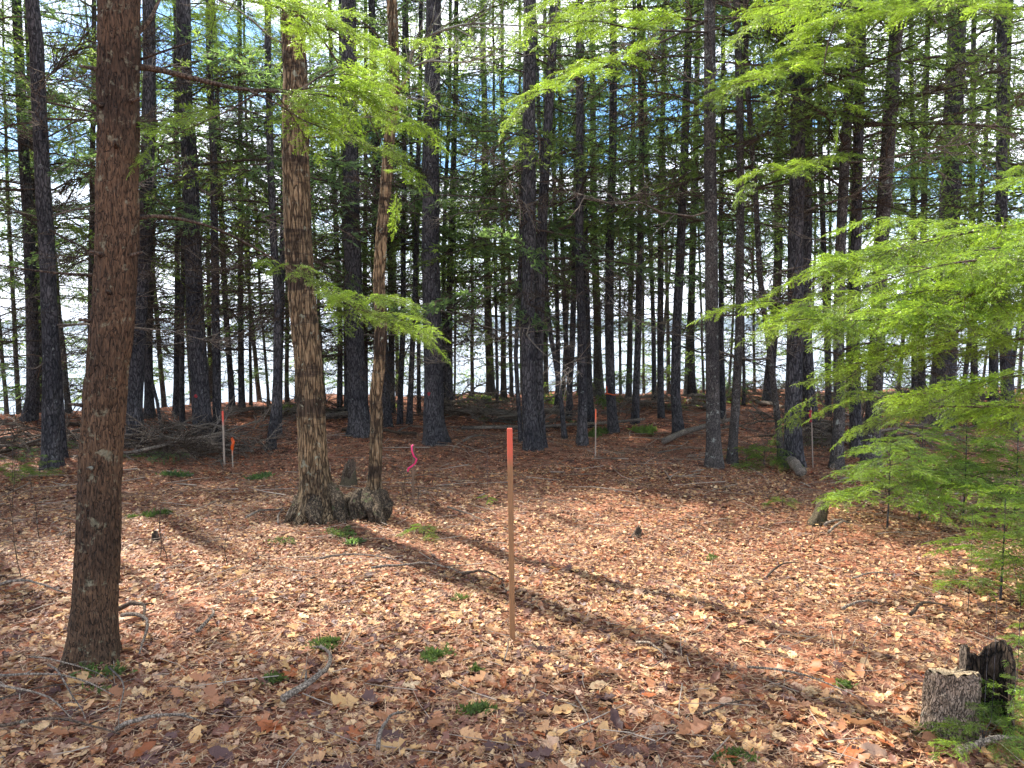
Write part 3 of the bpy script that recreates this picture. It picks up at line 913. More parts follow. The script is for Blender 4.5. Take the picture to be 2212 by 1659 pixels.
# unseen conifers around the picture; left ones added so their crowns shade the floor
AROUND = [(-5.6, 7.3), (-7.4, 8.6), (-9.2, 9.4), (-8.6, 11.3), (-10.6, 12.2), (-11.8, 10.3), (-13.0, 12.6), (-6.6, 5.6), (-8.4, 6.6),
          (-5.7, 8.1), (-6.9, 9.3), (-7.9, 10.6), (-7.5, 11.0), (-8.8, 10.0), (-9.3, 9.9), (-8.4, 8.2), (-10.8, 7.6), (-5.4, 3.8), (-12.4, 5.2), (11.8, 14.6), (13.4, 16.8), (12.2, 11.2), (14.8, 13.4), (9.6, 9.4), (11.4, 7.2),
          (15.6, 18.6), (-15, 10.5), (16.4, 10.2), (-7.2, 10.2)]
for (x, y) in AROUND:
    u = 1106 + x / y * F
    v = 711.5 + CAM_H * F / y
    w = (0.11 if (-8 < x < -5.65 and y > 8.05) else frand(0.16, 0.3)) / y * F  # slim trunks keep the shadow stripes of the added shade trees faint
    make_tree((u, v), w, [(u + frand(-20, 20), v - 400 * 6 / y)], 'dark conifer standing beyond the %s edge of the picture, unseen' % ('left' if x < 0 else 'right'), H=frand(13, 16),
              live0=4.8, dens=0.9, dead=1, Y=y, group='conifers beyond the %s edge of the picture' % ('left' if x < 0 else 'right'))

# young trees along the shore, backlit, with some branches in the lighter sunlit needle colour
SHORE = [((15, 895), 1.0, 'bushy light green young hemlock at the far left waterline'),
         ((250, 885), 0.9, 'light green young tree at the water behind the big reddish hemlock'),
         ((355, 878), 0.8, 'small light green tree at the water left of the two close slim trunks'),
         ((640, 868), 0.9, 'young green tree on the shore behind the banded maple'),
         ((700, 866), 0.9, 'young green tree on the shore right of the banded maple'),
         ((905, 862), 0.8, 'young green tree on the shore left of the thickest conifer'),
         ((1020, 860), 0.75, 'young tree at the left side of the bright lake gap'),
         ((1150, 855), 0.8, 'young tree on the shore behind the twin dark conifer'),
         ((1250, 853), 0.9, 'young tree on the shore behind the close dark pair'),
         ((1340, 853), 0.9, 'young tree on the shore right of the ribboned trunk'),
         ((1390, 852), 1.0, 'young tree on the shore behind the end of the fallen pole'),
         ((1445, 852), 0.9, 'young tree on the shore behind the trunk leaning right'),
         ((1520, 851), 1.0, 'young tree on the shore left of the nearest grey trunk'),
         ((1575, 851), 1.0, 'young tree on the shore between the lichen covered trunks'),
         ((1630, 851), 1.1, 'young tree on the shore right of the lichen covered trunks'),
         ((1700, 851), 1.1, 'young tree on the shore behind the bowed slender trunk'),
         ((1830, 852), 1.1, 'young tree on the shore behind the forked lichen trunk'),
         ((1940, 853), 1.1, 'young tree on the shore behind the stout leaning trunk'),
         ((2120, 855), 1.1, 'young tree on the shore left of the forked right edge tree'),
         ((2200, 856), 1.1, 'young tree on the shore at the right edge')]
SHORE += [((u_, 872 - min(u_, 800) * .02), 0.8, 'young shore tree ' + t_) for u_, t_ in [
    (40, 'right of the bushy one at the far left waterline'), (105, 'behind the dark rough conifer at the left'), (225, 'touching the left side of the reddish hemlock'),
    (415, 'behind the brush pile and the thick dark conifer'), (455, 'between the thick dark conifer and the leaning slim one'), (560, 'between pencil thin stem and bent sapling'),
    (760, 'behind the very dark thick conifer'), (815, 'behind the crooked thin stem'), (860, 'behind the slim trunk left of the pink ribbon'), (945, 'behind the thickest purple grey conifer'),
    (1105, 'at the right side of the bright lake gap'), (1215, 'behind the curving thin stem'), (1300, 'behind the thin orange tipped stake'), (1420, 'behind the straight slim trunk'),
    (1480, 'behind the grey fallen log'), (1670, 'behind the pale log in the background'), (1745, 'behind the thick dark trunk with the cut log'), (1790, 'behind the slim dark trunk at the spray tips'),
    (1885, 'under the tips of the big green spray'), (2010, 'behind the giant dark conifer'), (2060, 'right of the giant dark conifer')]]
for (base, s, label) in SHORE:
    b = gp(*base)
    H = frand(7.5, 11) * s
    root = link('young_tree', None, loc=b)
    tag(root, label, 'tree', 'young trees along the shore')
    top = Vector((frand(-0.4, 0.4), frand(-0.3, 0.3), H))
    pts = [Vector((0, 0, -0.3)), Vector((0, 0, 0)), top * 0.5 + Vector((frand(-0.15, 0.15), 0, 0)), top]
    r = frand(0.03, 0.055)
    link('trunk', trunk_mesh(pts, [r, r, r * 0.65, r * 0.2], M_BARK_PALE, 7, 0.2, seed=frand(0, 9)), root)
    crown = link('crown', None, root, (0, 0, 0.9))
    z = frand(0.1, 0.5); ga = 0
    while z < H:
        ga += 2.4 + frand(-0.4, 0.4)
        ln = (0.62 * (1 - z / H) + 0.25) * frand(0.5, 1.25) * s
        q = path_at(pts, z)
        link('branch', random.choice(FAR['light'] if random.random() < 0.3 else FAR['dark']), crown, q - Vector((0, 0, 0.9)), (frand(-0.6, 0.6), -frand(-0.15, 0.45) if z > 1.5 else -frand(-0.1, 0.15), ga), ln)
        if random.random() < 0.4:
            link('dead_branch', random.choice(DEAD), root, q, (frand(-2, 2), frand(-0.3, 0.3), ga + 1.3), frand(0.5, 1.0))
        z += frand(0.09, 0.24) * (1.0 if base[0] < 950 else 1.9)

# ------------------------------------------------------------------ the big reddish hemlock at the left
def red_trunk(full, rr, bm):
    return trunk_mesh(full, rr, M_BARK_RED, 110, flare=0.20, bark=0.0075, seed=2.3, rings=(4.6, 420), flare_h=0.10, lobes=4, vscale=0.14, freq=40)


RED_PTS = [(207, 1300), (213, 1150), (219, 1000), (232, 820), (242, 700), (251, 516), (256, 300), (255, 0)]
rb, rfull = world_path((199, 1425), RED_PTS, 14)
red_root = link('hemlock_tree', None, loc=rb)
tag(red_root, 'big reddish brown hemlock trunk in the left foreground with long side limbs', 'tree')
rr = [0.125, 0.120] + [0.106, 0.102, 0.099, 0.098, 0.098, 0.097, 0.094, 0.092][:len(rfull) - 3] + [0.03]
rr = [q * 0.93 for q in rr[:len(rfull)]]
link('trunk', red_trunk(rfull, rr, None), red_root)
crown_r = link('crown', None, red_root, path_at(rfull, 4.6))
for k in range(9):
    z = 5.2 + k * 0.9
    q = path_at(rfull, z)
    if not blocks_light(rb + q, 1.2):
        link('branch_whorl', random.choice(WHORL), crown_r, q - crown_r.location, (0, 0, frand(0, 6)), 0.8 - 0.05 * k)


def limb(root, pts, r0, start=0.3, step=0.085, scale=0.6, bare=False, mat=None, name='limb', spread=1.0, pitch=-0.05, seed=1, tip=True, flip=0.0):
    """a side limb through given points (world), with hemlock sprays on both sides"""
    rng = random.Random(seed)
    base = Vector(root.location)
    P = [Vector(p) - base for p in pts]
    # resample smooth
    Q = []
    for i in range(len(P) - 1):
        p0 = P[max(i - 1, 0)]; p1 = P[i]; p2 = P[i + 1]; p3 = P[min(i + 2, len(P) - 1)]
        for k in range(5):
            t = k / 5
            Q.append(0.5 * ((2 * p1) + (p2 - p0) * t + (2 * p0 - 5 * p1 + 4 * p2 - p3) * t * t + (3 * p1 - p0 - 3 * p2 + p3) * t ** 3))
    Q.append(P[-1])
    n = len(Q)
    V, T = tube_arrays(Q, [r0 * (1 - 0.85 * i / (n - 1)) for i in range(n)], 8)
    g = Geo(); g.add(V, T)
    lo = link(name, g.mesh(name, [mat or M_DEADBROWN], True), root)
    if bare:
        return lo
    cum = [0]
    for a, b in zip(Q, Q[1:]):
        cum.append(cum[-1] + (b - a).length)
    L = cum[-1]
    step *= 0.92
    s = start * L; k = 0
    while s < L:
        i = max(j for j in range(n - 1) if cum[j] <= s)
        t = (s - cum[i]) / (cum[i + 1] - cum[i])
        q = Q[i].lerp(Q[i + 1], t)
        d = (Q[i + 1] - Q[i]).normalized()
        az = math.atan2(d.y, d.x) + (1 if k % 2 else -1) * rng.uniform(0.5, 1.25) * spread + flip
        sc = scale * rng.uniform(0.6, 1.2) * (0.55 + 0.6 * (1 - s / L) ** 0.6)
        link('branch', rng.choice(NEAR), lo, q, (rng.uniform(-0.4, 0.4), -(pitch + rng.uniform(-0.2, 0.18)), az), sc)
        s += step * rng.uniform(0.7, 1.4); k += 1
    if tip:
        d = (Q[-1] - Q[-3]).normalized()
        link('branch', rng.choice(NEAR), lo, Q[-1], (0, -math.asin(max(-1, min(1, d.z))) + 0.1, math.atan2(d.y, d.x)), scale * 0.8)
    return lo


def A(*t): return [at(u, v, Y) for (u, v, Y) in t]


limb(red_root, A((285, 143, 3.67), (340, 150, 3.70), (430, 172, 3.8), (520, 192, 3.95), (640, 200, 4.1), (760, 215, 4.4), (850, 245, 4.6)), 0.017, start=0.40, step=0.075, scale=0.62, seed=3)
limb(red_root, A((540, 197, 3.95), (600, 225, 3.95), (660, 262, 4.0), (740, 290, 4.1), (820, 330, 4.2)), 0.006, start=0.45, step=0.09, scale=0.42, seed=4)
limb(red_root, A((560, 198, 3.95), (500, 235, 3.85), (430, 268, 3.75), (360, 298, 3.65)), 0.006, start=0.3, step=0.075, scale=0.36, seed=5)
limb(red_root, A((285, 85, 3.67), (325, 40, 3.7), (352, -10, 3.75), (420, -70, 3.8)), 0.013, bare=True, seed=6)
limb(red_root, A((300, 130, 3.67), (350, 112, 3.6), (410, 92, 3.5), (460, 78, 3.4)), 0.007, bare=True, seed=7)
limb(red_root, A((290, 475, 3.67), (345, 467, 3.7), (450, 488, 3.85), (540, 530, 4.0), (620, 578, 4.15), (700, 628, 4.35), (800, 682, 4.55), (880, 715, 4.7)), 0.0095, start=0.94, step=0.06, scale=0.3, seed=8)
limb(red_root, A((600, 566, 4.1), (630, 590, 4.0), (680, 612, 3.95)), 0.003, start=0.0, step=0.045, scale=0.26, seed=9)
limb(red_root, A((700, 628, 4.35), (760, 660, 4.3), (830, 690, 4.3), (900, 722, 4.3)), 0.004, start=0.05, step=0.035, scale=0.38, seed=10)
limb(red_root, A((740, 650, 4.35), (790, 640, 4.2), (850, 650, 4.1)), 0.003, start=0.0, step=0.05, scale=0.34, seed=18)
limb(red_root, A((205, 594, 3.67), (150, 592, 3.6), (60, 582, 3.5), (-40, 566, 3.4)), 0.009, bare=True, seed=11)
limb(red_root, A((290, 640, 3.67), (320, 640, 3.6), (362, 634, 3.55)), 0.003, bare=True, seed=12)
for (u_, v_, az_, L_) in [(262, 245, -2.0, .05), (275, 330, -1.2, .04), (240, 560, -1.8, .05), (222, 700, -2.4, .04), (285, 560, -.4, .07), (250, 640, -1.3, .035), (214, 160, -2.9, .06), (206, 880, -2.7, .05), (282, 232, -.5, .05), (236, 1010, -1.5, .04)]:
    z_ = at(u_, v_, rb.y).z - rb.z
    q_ = path_at(rfull, z_)
    d_ = Vector((math.cos(az_), math.sin(az_), 0.15))
    V, T = tube_arrays([q_ + d_ * 0.085, q_ + d_ * 0.105, q_ + d_ * (0.10 + L_)], [0.014, 0.009, 0.006], 7)
    g = Geo(); g.add(V, T)
    link('branch_stub', g.mesh('branch_stub', [M_DEADBROWN], True), red_root)
# leafy limbs hanging in from above the picture
limb(red_root, A((255, -160, 3.7), (380, -60, 3.9), (500, -10, 4.2), (620, 20, 4.5), (700, 40, 4.7)), 0.014, start=0.35, step=0.09, scale=0.55, seed=13)
limb(red_root, A((255, -200, 3.7), (420, -90, 4.3), (620, 0, 4.9), (740, 80, 5.1), (840, 130, 5.2)), 0.014, start=0.55, step=0.07, scale=0.60, seed=14)
limb(red_root, A((620, 0, 4.9), (700, 90, 5.0), (760, 190, 5.0), (820, 300, 5.1), (850, 390, 5.1)), 0.008, start=0.3, step=0.07, scale=0.5, seed=15)
limb(red_root, A((250, -160, 3.6), (120, -60, 3.3), (20, -10, 3.1), (-60, 20, 3.0)), 0.010, start=0.5, step=0.09, scale=0.4, seed=16)
limb(red_root, A((640, 200, 4.1), (700, 160, 4.2), (760, 130, 4.3), (830, 100, 4.4)), 0.006, start=0.05, step=0.065, scale=0.5, seed=17)

# ------------------------------------------------------------------ the banded maple with its crooked second stem
def maple_trunk(full, rr, bm):
    return trunk_mesh(full, rr, M_BARK_MAPLE, 72, flare=0.75, bark=0.007, seed=4.1, rings=(5.0, 300), flare_h=0.17, lobes=5, vscale=0.16, freq=34)


mb, mfull = world_path((683, 1122), [(684, 1050), (679, 1000), (670, 880), (665, 800), (658, 700), (643, 516), (640, 300), (636, 120), (630, 0)], 13)
maple = link('maple_tree', None, loc=mb)
tag(maple, 'pale tan maple with dark horizontal bands on its bark and mossy flared roots', 'tree')
r = 31 / F * mb.y
mr = [r * 1.12, r * 1.12, r * 1.05, r, r * .98, r * .97, r * .96, r * .96, r * .92, r * .80, r * .72]
mr = (mr + [r * 0.6] * 4)[:len(mfull) - 1] + [r * 0.3]
link('trunk', maple_trunk(mfull, mr, None), maple)
for i, (z, az, s, pt) in enumerate([(3.2, 0.3, 0.7, 0.3), (3.9, 2.6, 1.0, 0.5), (4.8, -0.4, 1.3, 0.6), (5.5, 1.3, 1.6, 0.7), (6.5, 3.6, 1.6, 0.7), (7.2, 5.0, 1.5, 0.6), (8.2, 0.8, 1.5, 0.8), (9.4, 2.5, 1.4, 0.8)]):
    link('bare_branch', DEADPALE[i % 3], maple, path_at(mfull, z), (0, -pt, az), s)
limb(maple, A((635, 20, mb.y), (690, 18, 6.4), (760, -40, 6.2)), 0.014, bare=True, seed=21)


def knobby_root(pts, r, mat, seed, sides=16, k=0.22):
    Q = []
    P = [Vector(p) for p in pts]
    for i in range(len(P) - 1):
        p0 = P[max(i - 1, 0)]; p1 = P[i]; p2 = P[i + 1]; p3 = P[min(i + 2, len(P) - 1)]
        for q in range(6):
            t = q / 6
            Q.append(0.5 * ((2 * p1) + (p2 - p0) * t + (2 * p0 - 5 * p1 + 4 * p2 - p3) * t * t + (3 * p1 - p0 - 3 * p2 + p3) * t ** 3))
    Q.append(P[-1])
    n = len(Q)
    R = np.zeros((n, sides))
    for i in range(n):
        t = i / (n - 1)
        rr_ = np.interp(t, np.linspace(0, 1, len(r)), r)
        for j in range(sides):
            a = 2 * math.pi * j / sides
            R[i, j] = rr_ * (1 + k * noise.noise(Vector((math.cos(a) * 1.3, math.sin(a) * 1.3, i * 0.35 + seed * 7))) + 0.22 * noise.noise(Vector((math.cos(a) * 5, math.sin(a) * 5, i * 0.7 + seed))))
    V, T = tube_arrays(Q, R * 1.3, sides)
    g = Geo(); g.add(V, T)
    return g.mesh('root', [mat], True)


def rel(root, u, v, Y, dz=0): return at(u, v, Y) - Vector(root.location) + Vector((0, 0, dz))


MY = mb.y
link('root', knobby_root([rel(maple, 712, 1060, MY), rel(maple, 728, 1085, MY - 0.1), rel(maple, 738, 1130, MY - 0.2), rel(maple, 745, 1150, MY - .25)], [0.07, 0.045, 0.03, 0.015], M_ROOT, 1), maple)
link('root', knobby_root([rel(maple, 655, 1085, MY), rel(maple, 636, 1108, MY - 0.1), rel(maple, 622, 1126, MY - 0.12), rel(maple, 612, 1142, MY - 0.1)], [0.07, 0.04, 0.025, 0.012], M_ROOT, 2), maple)
link('root', knobby_root([rel(maple, 680, 1075, MY - .05), rel(maple, 680, 1115, MY - 0.2), rel(maple, 683, 1142, MY - 0.26), rel(maple, 686, 1160, MY - 0.3)], [0.08, 0.045, 0.03, 0.012], M_ROOT, 3), maple)

tb, tfull = world_path((807, 1114), [(806, 1060), (807, 1030), (809, 1000), (814, 900), (811, 860), (818, 800), (823, 700), (820, 610), (825, 516), (832, 400), (841, 300), (852, 200), (849, 100), (846, 0)], 10.5)
twin = link('crooked_maple_tree', None, loc=tb)
tag(twin, 'crooked thin yellow brown stem standing on twisted mossy roots right of the banded maple', 'tree')
r = 14 / F * tb.y
link('trunk', trunk_mesh(tfull, [r * 1.5, r * 1.4, r * 1.15] + [r * (1 - 0.02 * i) for i in range(len(tfull) - 4)] + [r * 0.4], M_BARK_MAPLE, 40, flare=0.55, bark=0.005, seed=6.3, rings=(4.6, 220), flare_h=0.13, lobes=3, vscale=0.3, freq=40), twin)
TY = tb.y
for i, (pts, rr_) in enumerate([
    ([(803, 1062, TY), (822, 1076, TY - .08), (829, 1100, TY - .12), (826, 1130, TY - .14)], [0.05, 0.065, 0.07, 0.04]),
    ([(800, 1060, TY), (790, 1074, TY - .1), (800, 1098, TY - .2), (808, 1128, TY - .22)], [0.045, 0.045, 0.04, 0.03]),
    ([(800, 1072, TY), (778, 1070, TY - .05), (768, 1090, TY - .12), (772, 1132, TY - .18)], [0.04, 0.055, 0.05, 0.035]),
    ([(790, 1084, TY + .1), (760, 1078, TY), (742, 1100, TY - .1), (752, 1140, TY - .2)], [0.04, 0.05, 0.045, 0.03]),
    ([(806, 1070, TY), (812, 1090, TY - .15), (818, 1112, TY - .25), (832, 1138, TY - .3)], [0.05, 0.04, 0.035, 0.02]),
    ([(760, 1092, TY), (756, 1075, TY - .05), (770, 1085, TY - .12), (786, 1120, TY - .2)], [0.035, 0.04, 0.04, 0.03]),
    ([(770, 1095, TY), (742, 1082, TY), (728, 1092, TY - .05), (716, 1110, TY - .1)], [0.05, 0.055, 0.05, 0.04])]):
    link('root', knobby_root([rel(twin, *q) for q in pts], [q * .85 for q in rr_], M_ROOT, i + 5, k=0.55), twin)
# lichen covered bare limb
def bare_limb(root, base_pts, r0, mat, seed, twigs=14):
    rng = random.Random(seed)
    lo = limb(root, base_pts, r0, bare=True, mat=mat, name='bare_branch')
    g = Geo()
    P = [Vector(p) - Vector(root.location) for p in base_pts]
    for k in range(twigs):
        t = rng.uniform(0.15, 1) * (len(P) - 1)
        i = min(int(t), len(P) - 2)
        o = P[i].lerp(P[i + 1], t - i)
        d = (P[i + 1] - P[i]).normalized()
        e = Vector((rng.gauss(0, 1), rng.gauss(0, 0.6), rng.gauss(0, 0.8))).normalized()
        ln = rng.uniform(0.12, 0.5)
        m = o + (d * 0.8 + e * 0.6) * ln * 0.5
        q = m + (d * 0.4 + e * 0.7 + Vector((0, 0, 0.3))) * ln * 0.5
        V, T = tube_arrays([o, m, q], [r0 * 0.35, r0 * 0.25, r0 * 0.1], 4); g.add(V, T)
        for _ in range(3):
            s = o.lerp(m, rng.random()) if rng.random() < .4 else m.lerp(q, rng.random())
            f = s + Vector((rng.gauss(0, 1), rng.gauss(0, 0.6), rng.gauss(0, 1))).normalized() * ln * rng.uniform(0.15, 0.4)
            V, T = tube_arrays([s, f], [r0 * 0.2, r0 * 0.08], 3); g.add(V, T)
    link('twigs', g.mesh('twigs', [mat], True), lo)


bare_limb(twin, A((862, 192, TY), (882, 160, 6.4), (892, 110, 6.3), (925, 78, 6.2), (1010, 52, 6.1), (1110, 55, 6.0), (1170, 62, 5.9)), 0.019, M_LICHENWOOD, 5, 26)
bare_limb(twin, A((886, 150, 6.4), (925, 132, 6.3), (985, 135, 6.2), (1035, 128, 6.1), (1065, 118, 6.0)), 0.012, M_LICHENWOOD, 6, 20)
bare_limb(twin, A((860, 205, TY), (900, 215, 6.6), (930, 215, 6.5)), 0.007, M_LICHENWOOD, 7, 12)
limb(twin, A((848, 130, TY), (800, 60, 6.2), (740, 40, 6.0), (690, 70, 5.9)), 0.008, bare=True, seed=22)

# ------------------------------------------------------------------ leafy limbs of the trees right of centre
t18 = find_tree('nearest one right of centre')
limb(t18[0], A((1533, 70, t18[1].y), (1440, 66, 8.0), (1360, 60, 7.0), (1280, 45, 6.3), (1190, 50, 5.9)), 0.014, start=0.5, step=0.10, scale=0.75, seed=31)
limb(t18[0], A((1533, 40, t18[1].y), (1430, 90, 8.2), (1340, 130, 7.4), (1230, 175, 6.8), (1150, 215, 6.5)), 0.013, start=0.5, step=0.10, scale=0.7, seed=32)
limb(t18[0], A((1533, -60, t18[1].y), (1450, -30, 7.6), (1330, 0, 6.6), (1210, 5, 6.0)), 0.013, start=0.4, step=0.10, scale=0.75, seed=33)
t24 = find_tree('lichen flecked forked')
limb(t24[0], A((1838, 120, t24[1].y), (1760, 130, 7.8), (1680, 160, 7.0), (1600, 180, 6.4)), 0.013, start=0.3, step=0.10, scale=0.7, seed=34)
limb(t24[0], A((1820, 330, t24[1].y), (1760, 350, 7.8), (1700, 360, 7.2), (1640, 385, 6.9)), 0.011, start=0.35, step=0.10, scale=0.6, seed=35)
limb(t24[0], A((1838, 0, t24[1].y), (1800, 60, 7.4), (1780, 150, 6.9), (1800, 230, 6.8)), 0.011, start=0.35, step=0.10, scale=0.65, seed=36)
t26 = find_tree('stout trunk leaning right')
limb(t26[0], A((1935, 60, t26[1].y), (1860, 20, 7.4), (1760, 10, 6.4), (1650, 40, 6.0)), 0.014, start=0.3, step=0.10, scale=0.75, seed=37)
limb(t26[0], A((1938, 0, t26[1].y), (1980, 20, 7.2), (2060, 10, 6.2), (2150, 30, 5.8)), 0.012, start=0.3, step=0.10, scale=0.7, seed=38)
t27 = find_tree('giant dark conifer')
for i, (u, v, du, dv, y) in enumerate([(2080, 95, 70, -60, 0), (2078, 125, 60, -40, .3), (2076, 145, 95, -60, -.3), (2075, 160, 60, -10, -.6), (2074, 200, 110, -30, .2), (2074, 240, 90, -25, -.4),
                                        (2038, 145, -60, -40, -.4), (2036, 190, -50, -10, .3), (2040, 230, -45, 10, -.6), (2072, 400, 60, 5, 0), (2070, 440, 70, 10, -.5), (2036, 250, -70, 20, .5)]):
    Y0 = t27[1].y
    limb(t27[0], A((u - 8 * (1 if du > 0 else -1), v, Y0), (u + du * 0.4, v + dv * 0.25, Y0 + y * .5), (u + du, v + dv, Y0 + y)), 0.045 if i < 8 else 0.02, bare=True, mat=M_BARK_DARK, name='branch_stub')
t29 = find_tree('forked dark tree')
limb(t29[0], A((2178, 850, t29[1].y), (2186, 800, t29[1].y), (2198, 720, t29[1].y), (2212, 620, t29[1].y), (2225, 480, t29[1].y)), 0.045, bare=True, mat=M_BARK_DARK, name='second_stem')

# ------------------------------------------------------------------ the bright hemlock reaching in from the right
hb = Vector((3.05, 3.75, gz(3.05, 3.75)))
hem = link('hemlock_tree', None, loc=hb)
tag(hem, 'young hemlock at the right edge whose bright yellow green limbs reach into the picture', 'tree')
hp = [Vector((0, 0, -0.3)), Vector((0, 0, 0)), Vector((0.03, 0, 2.5)), Vector((0, 0.05, 6))]
link('trunk', trunk_mesh(hp, [0.07, 0.07, 0.05, 0.02], M_BARK_RED, 14, 0.3), hem)
RL = [
    [(2440, 480, 3.7), (2300, 480, 3.75), (2160, 492, 3.8), (2030, 515, 3.85), (1900, 550, 3.9), (1780, 580, 3.95)],
    [(2450, 560, 3.65), (2212, 603, 3.5), (2090, 640, 3.45), (1980, 672, 3.4), (1860, 672, 3.4), (1700, 655, 3.4)],
    [(2212, 603, 3.5), (2120, 625, 3.4), (2040, 665, 3.3), (1900, 690, 3.25), (1760, 690, 3.2)],
    [(2440, 540, 3.7), (2300, 500, 4.0), (2150, 490, 4.2), (2020, 478, 4.35), (1930, 472, 4.4)],
    [(2150, 620, 3.45), (2090, 700, 3.4), (2010, 745, 3.3), (1900, 785, 3.3), (1800, 830, 3.3)],
    [(2440, 600, 3.7), (2300, 580, 3.3), (2180, 560, 3.1), (2050, 570, 3.0), (1930, 600, 3.0)],
    [(2440, 800, 3.7), (2300, 800, 3.8), (2150, 820, 3.9), (2000, 850, 4.0), (1880, 860, 4.1)],
    [(2440, 880, 3.7), (2300, 880, 3.9), (2150, 880, 4.1), (2020, 880, 4.3), (1900, 905, 4.5)],
    [(2440, 700, 3.7), (2300, 720, 3.5), (2150, 740, 3.5), (2050, 760, 3.5)],
    [(2440, 640, 3.7), (2300, 660, 4.0), (2150, 650, 4.2), (1980, 640, 4.3), (1850, 630, 4.4)],
    [(2440, 520, 3.7), (2330, 540, 3.4), (2230, 530, 3.3), (2120, 540, 3.2)],
    [(2440, 430, 3.7), (2350, 400, 3.6), (2250, 380, 3.5), (2215, 365, 3.4)],
]
for i, pts in enumerate(RL):
    limb(hem, A(*pts), 0.010, start=0.15, step=0.048, scale=1.15 * (0.5, 0.5, 0.42, 0.45, 0.42, 0.4, 0.42, 0.4, 0.35, 0.45, 0.4, 0.25)[i], seed=50 + i)
for k in range(8):
    link('branch', random.choice(FAR['light']), hem, (0, 0, 3.2 + 0.3 * k), (0, 0, 2.4 * k), 0.5)


# ------------------------------------------------------------------ saplings and seedlings
def sapling(base, H, label, n=14, scale=0.35, lo=0.25, lean=(0, 0), name='hemlock_sapling', cat='sapling', group='hemlock saplings and seedlings', r=0.008, Pb=None):
    b = Pb or gp(*base)
    root = link(name, None, loc=b)
    tag(root, label, cat, group)
    pts = [Vector((0, 0, -0.05)), Vector((0, 0, 0)), Vector((lean[0] * .4, lean[1] * .4, H * .5)), Vector((lean[0], lean[1], H))]
    link('stem', trunk_mesh(pts, [r, r, r * .7, r * .3], M_BARK_DARK, 6, 0.1), root)
    ga = random.uniform(0, 6)
    n = int(n * 1.5); scale *= 1.1
    for k in range(n):
        z = H * (lo + (1 - lo) * k / max(1, n - 1))
        ga += 2.4
        link('branch', random.choice(NEAR), root, path_at(pts, z), (frand(-.3, .3), -frand(-.1, .3), ga), scale * (1.1 - 0.7 * k / n) * frand(.7, 1.2))
    return root


sapling((1916, 1146), 0.72, 'low spreading hemlock sapling with thin bare stem at the right edge of the sunny clearing', 22, 0.62, 0.30)
sapling((1985, 1128), 0.80, 'bushy bright sapling right behind the low spreading one', 20, 0.62, 0.30)
sapling((2080, 1120), 0.95, 'taller bright sapling near the right edge under the big green limbs', 22, 0.62, 0.25)
sapling((2190, 1130), 0.95, 'dense dark centred sapling at the right edge', 22, 0.65, 0.15)
sapling((2160, 1303), 0.62, 'slim stemmed sapling at the right edge above the cut stump', 12, 0.42, 0.45)
sapling((2240, 1300), 0.75, 'sapling cut by the right edge of the picture above the stump', 16, 0.5, 0.2)
sapling((2110, 1640), 0.16, 'bright hemlock sprig leaning over the front of the cut stump', 6, 0.26, 0.3, (0.03, -0.02), r=.003)
sapling((2165, 1600), 0.24, 'bright little hemlock in front of the hollow of the cut stump', 8, 0.30, 0.3, (0.02, -0.03), r=.004)
sapling((2230, 1560), 0.40, 'small bright hemlock cut by the right edge beside the stump', 10, 0.36, 0.2, r=.005)
sapling((2120, 1620), 0.12, 'lowest sprig of hemlock at the foot of the cut stump', 4, 0.24, 0.4, r=.003)
sapling((1650, 1008), 0.30, 'green seedling clump between the lichen trunks and the thick dark trunk', 9, 0.5, 0.2, r=.004)
sapling((1612, 1004), 0.22, 'small green seedling right at the foot of the narrower lichen trunk', 5, 0.34, 0.3, r=.004)
sapling((1700, 1015), 0.14, 'tiny seedling beside the short cut log', 4, 0.34, 0.4, r=.004)
sapling((915, 1163), 0.10, 'flat bright green seedling right of the twisted roots', 6, 0.22, 0.7, r=.003)
sapling((1052, 1092), 0.10, 'tiny bright seedling left of the tall wooden stake', 4, 0.13, 0.5, r=.003)
sapling((1690, 1098), 0.10, 'pale green seedling in the sunny clearing right of centre', 5, 0.22, 0.5, r=.003)
sapling((28, 1045), 0.25, 'dull green seedling at the left edge', 7, 0.34, 0.4, r=.004)
sapling((85, 1030), 0.20, 'dull green seedling near the left edge beside the nearest dark conifer', 5, 0.30, 0.4, r=.004)
sapling((2090, 1330), 0.3, 'sparse sprig hanging over the leaves above the cut stump', 5, 0.3, 0.6, r=.003)

# ------------------------------------------------------------------ stakes and ribbons
def wood_stake_mat(name, tip, t0, t1, wood=(0.46, 0.27, 0.12)):
    m, n, l, p = new_mat(name)
    tc = n.new('ShaderNodeTexCoord')
    mp = n.new('ShaderNodeMapping'); mp.inputs['Scale'].default_value = (1, 1, 0.06)
    l.new(tc.outputs['Object'], mp.inputs['Vector'])
    g1 = noise_node(n, l, mp.outputs[0], 260, 4, 0.6)
    c1 = ramp(n, l, g1.outputs['Fac'], [(0.3, tuple(x * 0.62 for x in wood)), (0.7, tuple(min(1, x * 1.2) for x in wood))])
    sp = n.new('ShaderNodeSeparateXYZ'); l.new(tc.outputs['Object'], sp.inputs[0])
    nz = noise_node(n, l, tc.outputs['Object'], 40, 3)
    ad = n.new('ShaderNodeMath'); ad.operation = 'MULTIPLY_ADD'
    l.new(nz.outputs['Fac'], ad.inputs[0]); ad.inputs[1].default_value = 0.06; l.new(sp.outputs['Z'], ad.inputs[2])
    mr_ = n.new('ShaderNodeMapRange'); mr_.inputs['From Min'].default_value = t0; mr_.inputs['From Max'].default_value = t1
    l.new(ad.outputs[0], mr_.inputs['Value'])
    c = mixc(n, l, mr_.outputs[0], c1.outputs['Color'], tip)
    l.new(c, p.inputs['Base Color'])
    p.inputs['Roughness'].default_value = 0.65
    return m


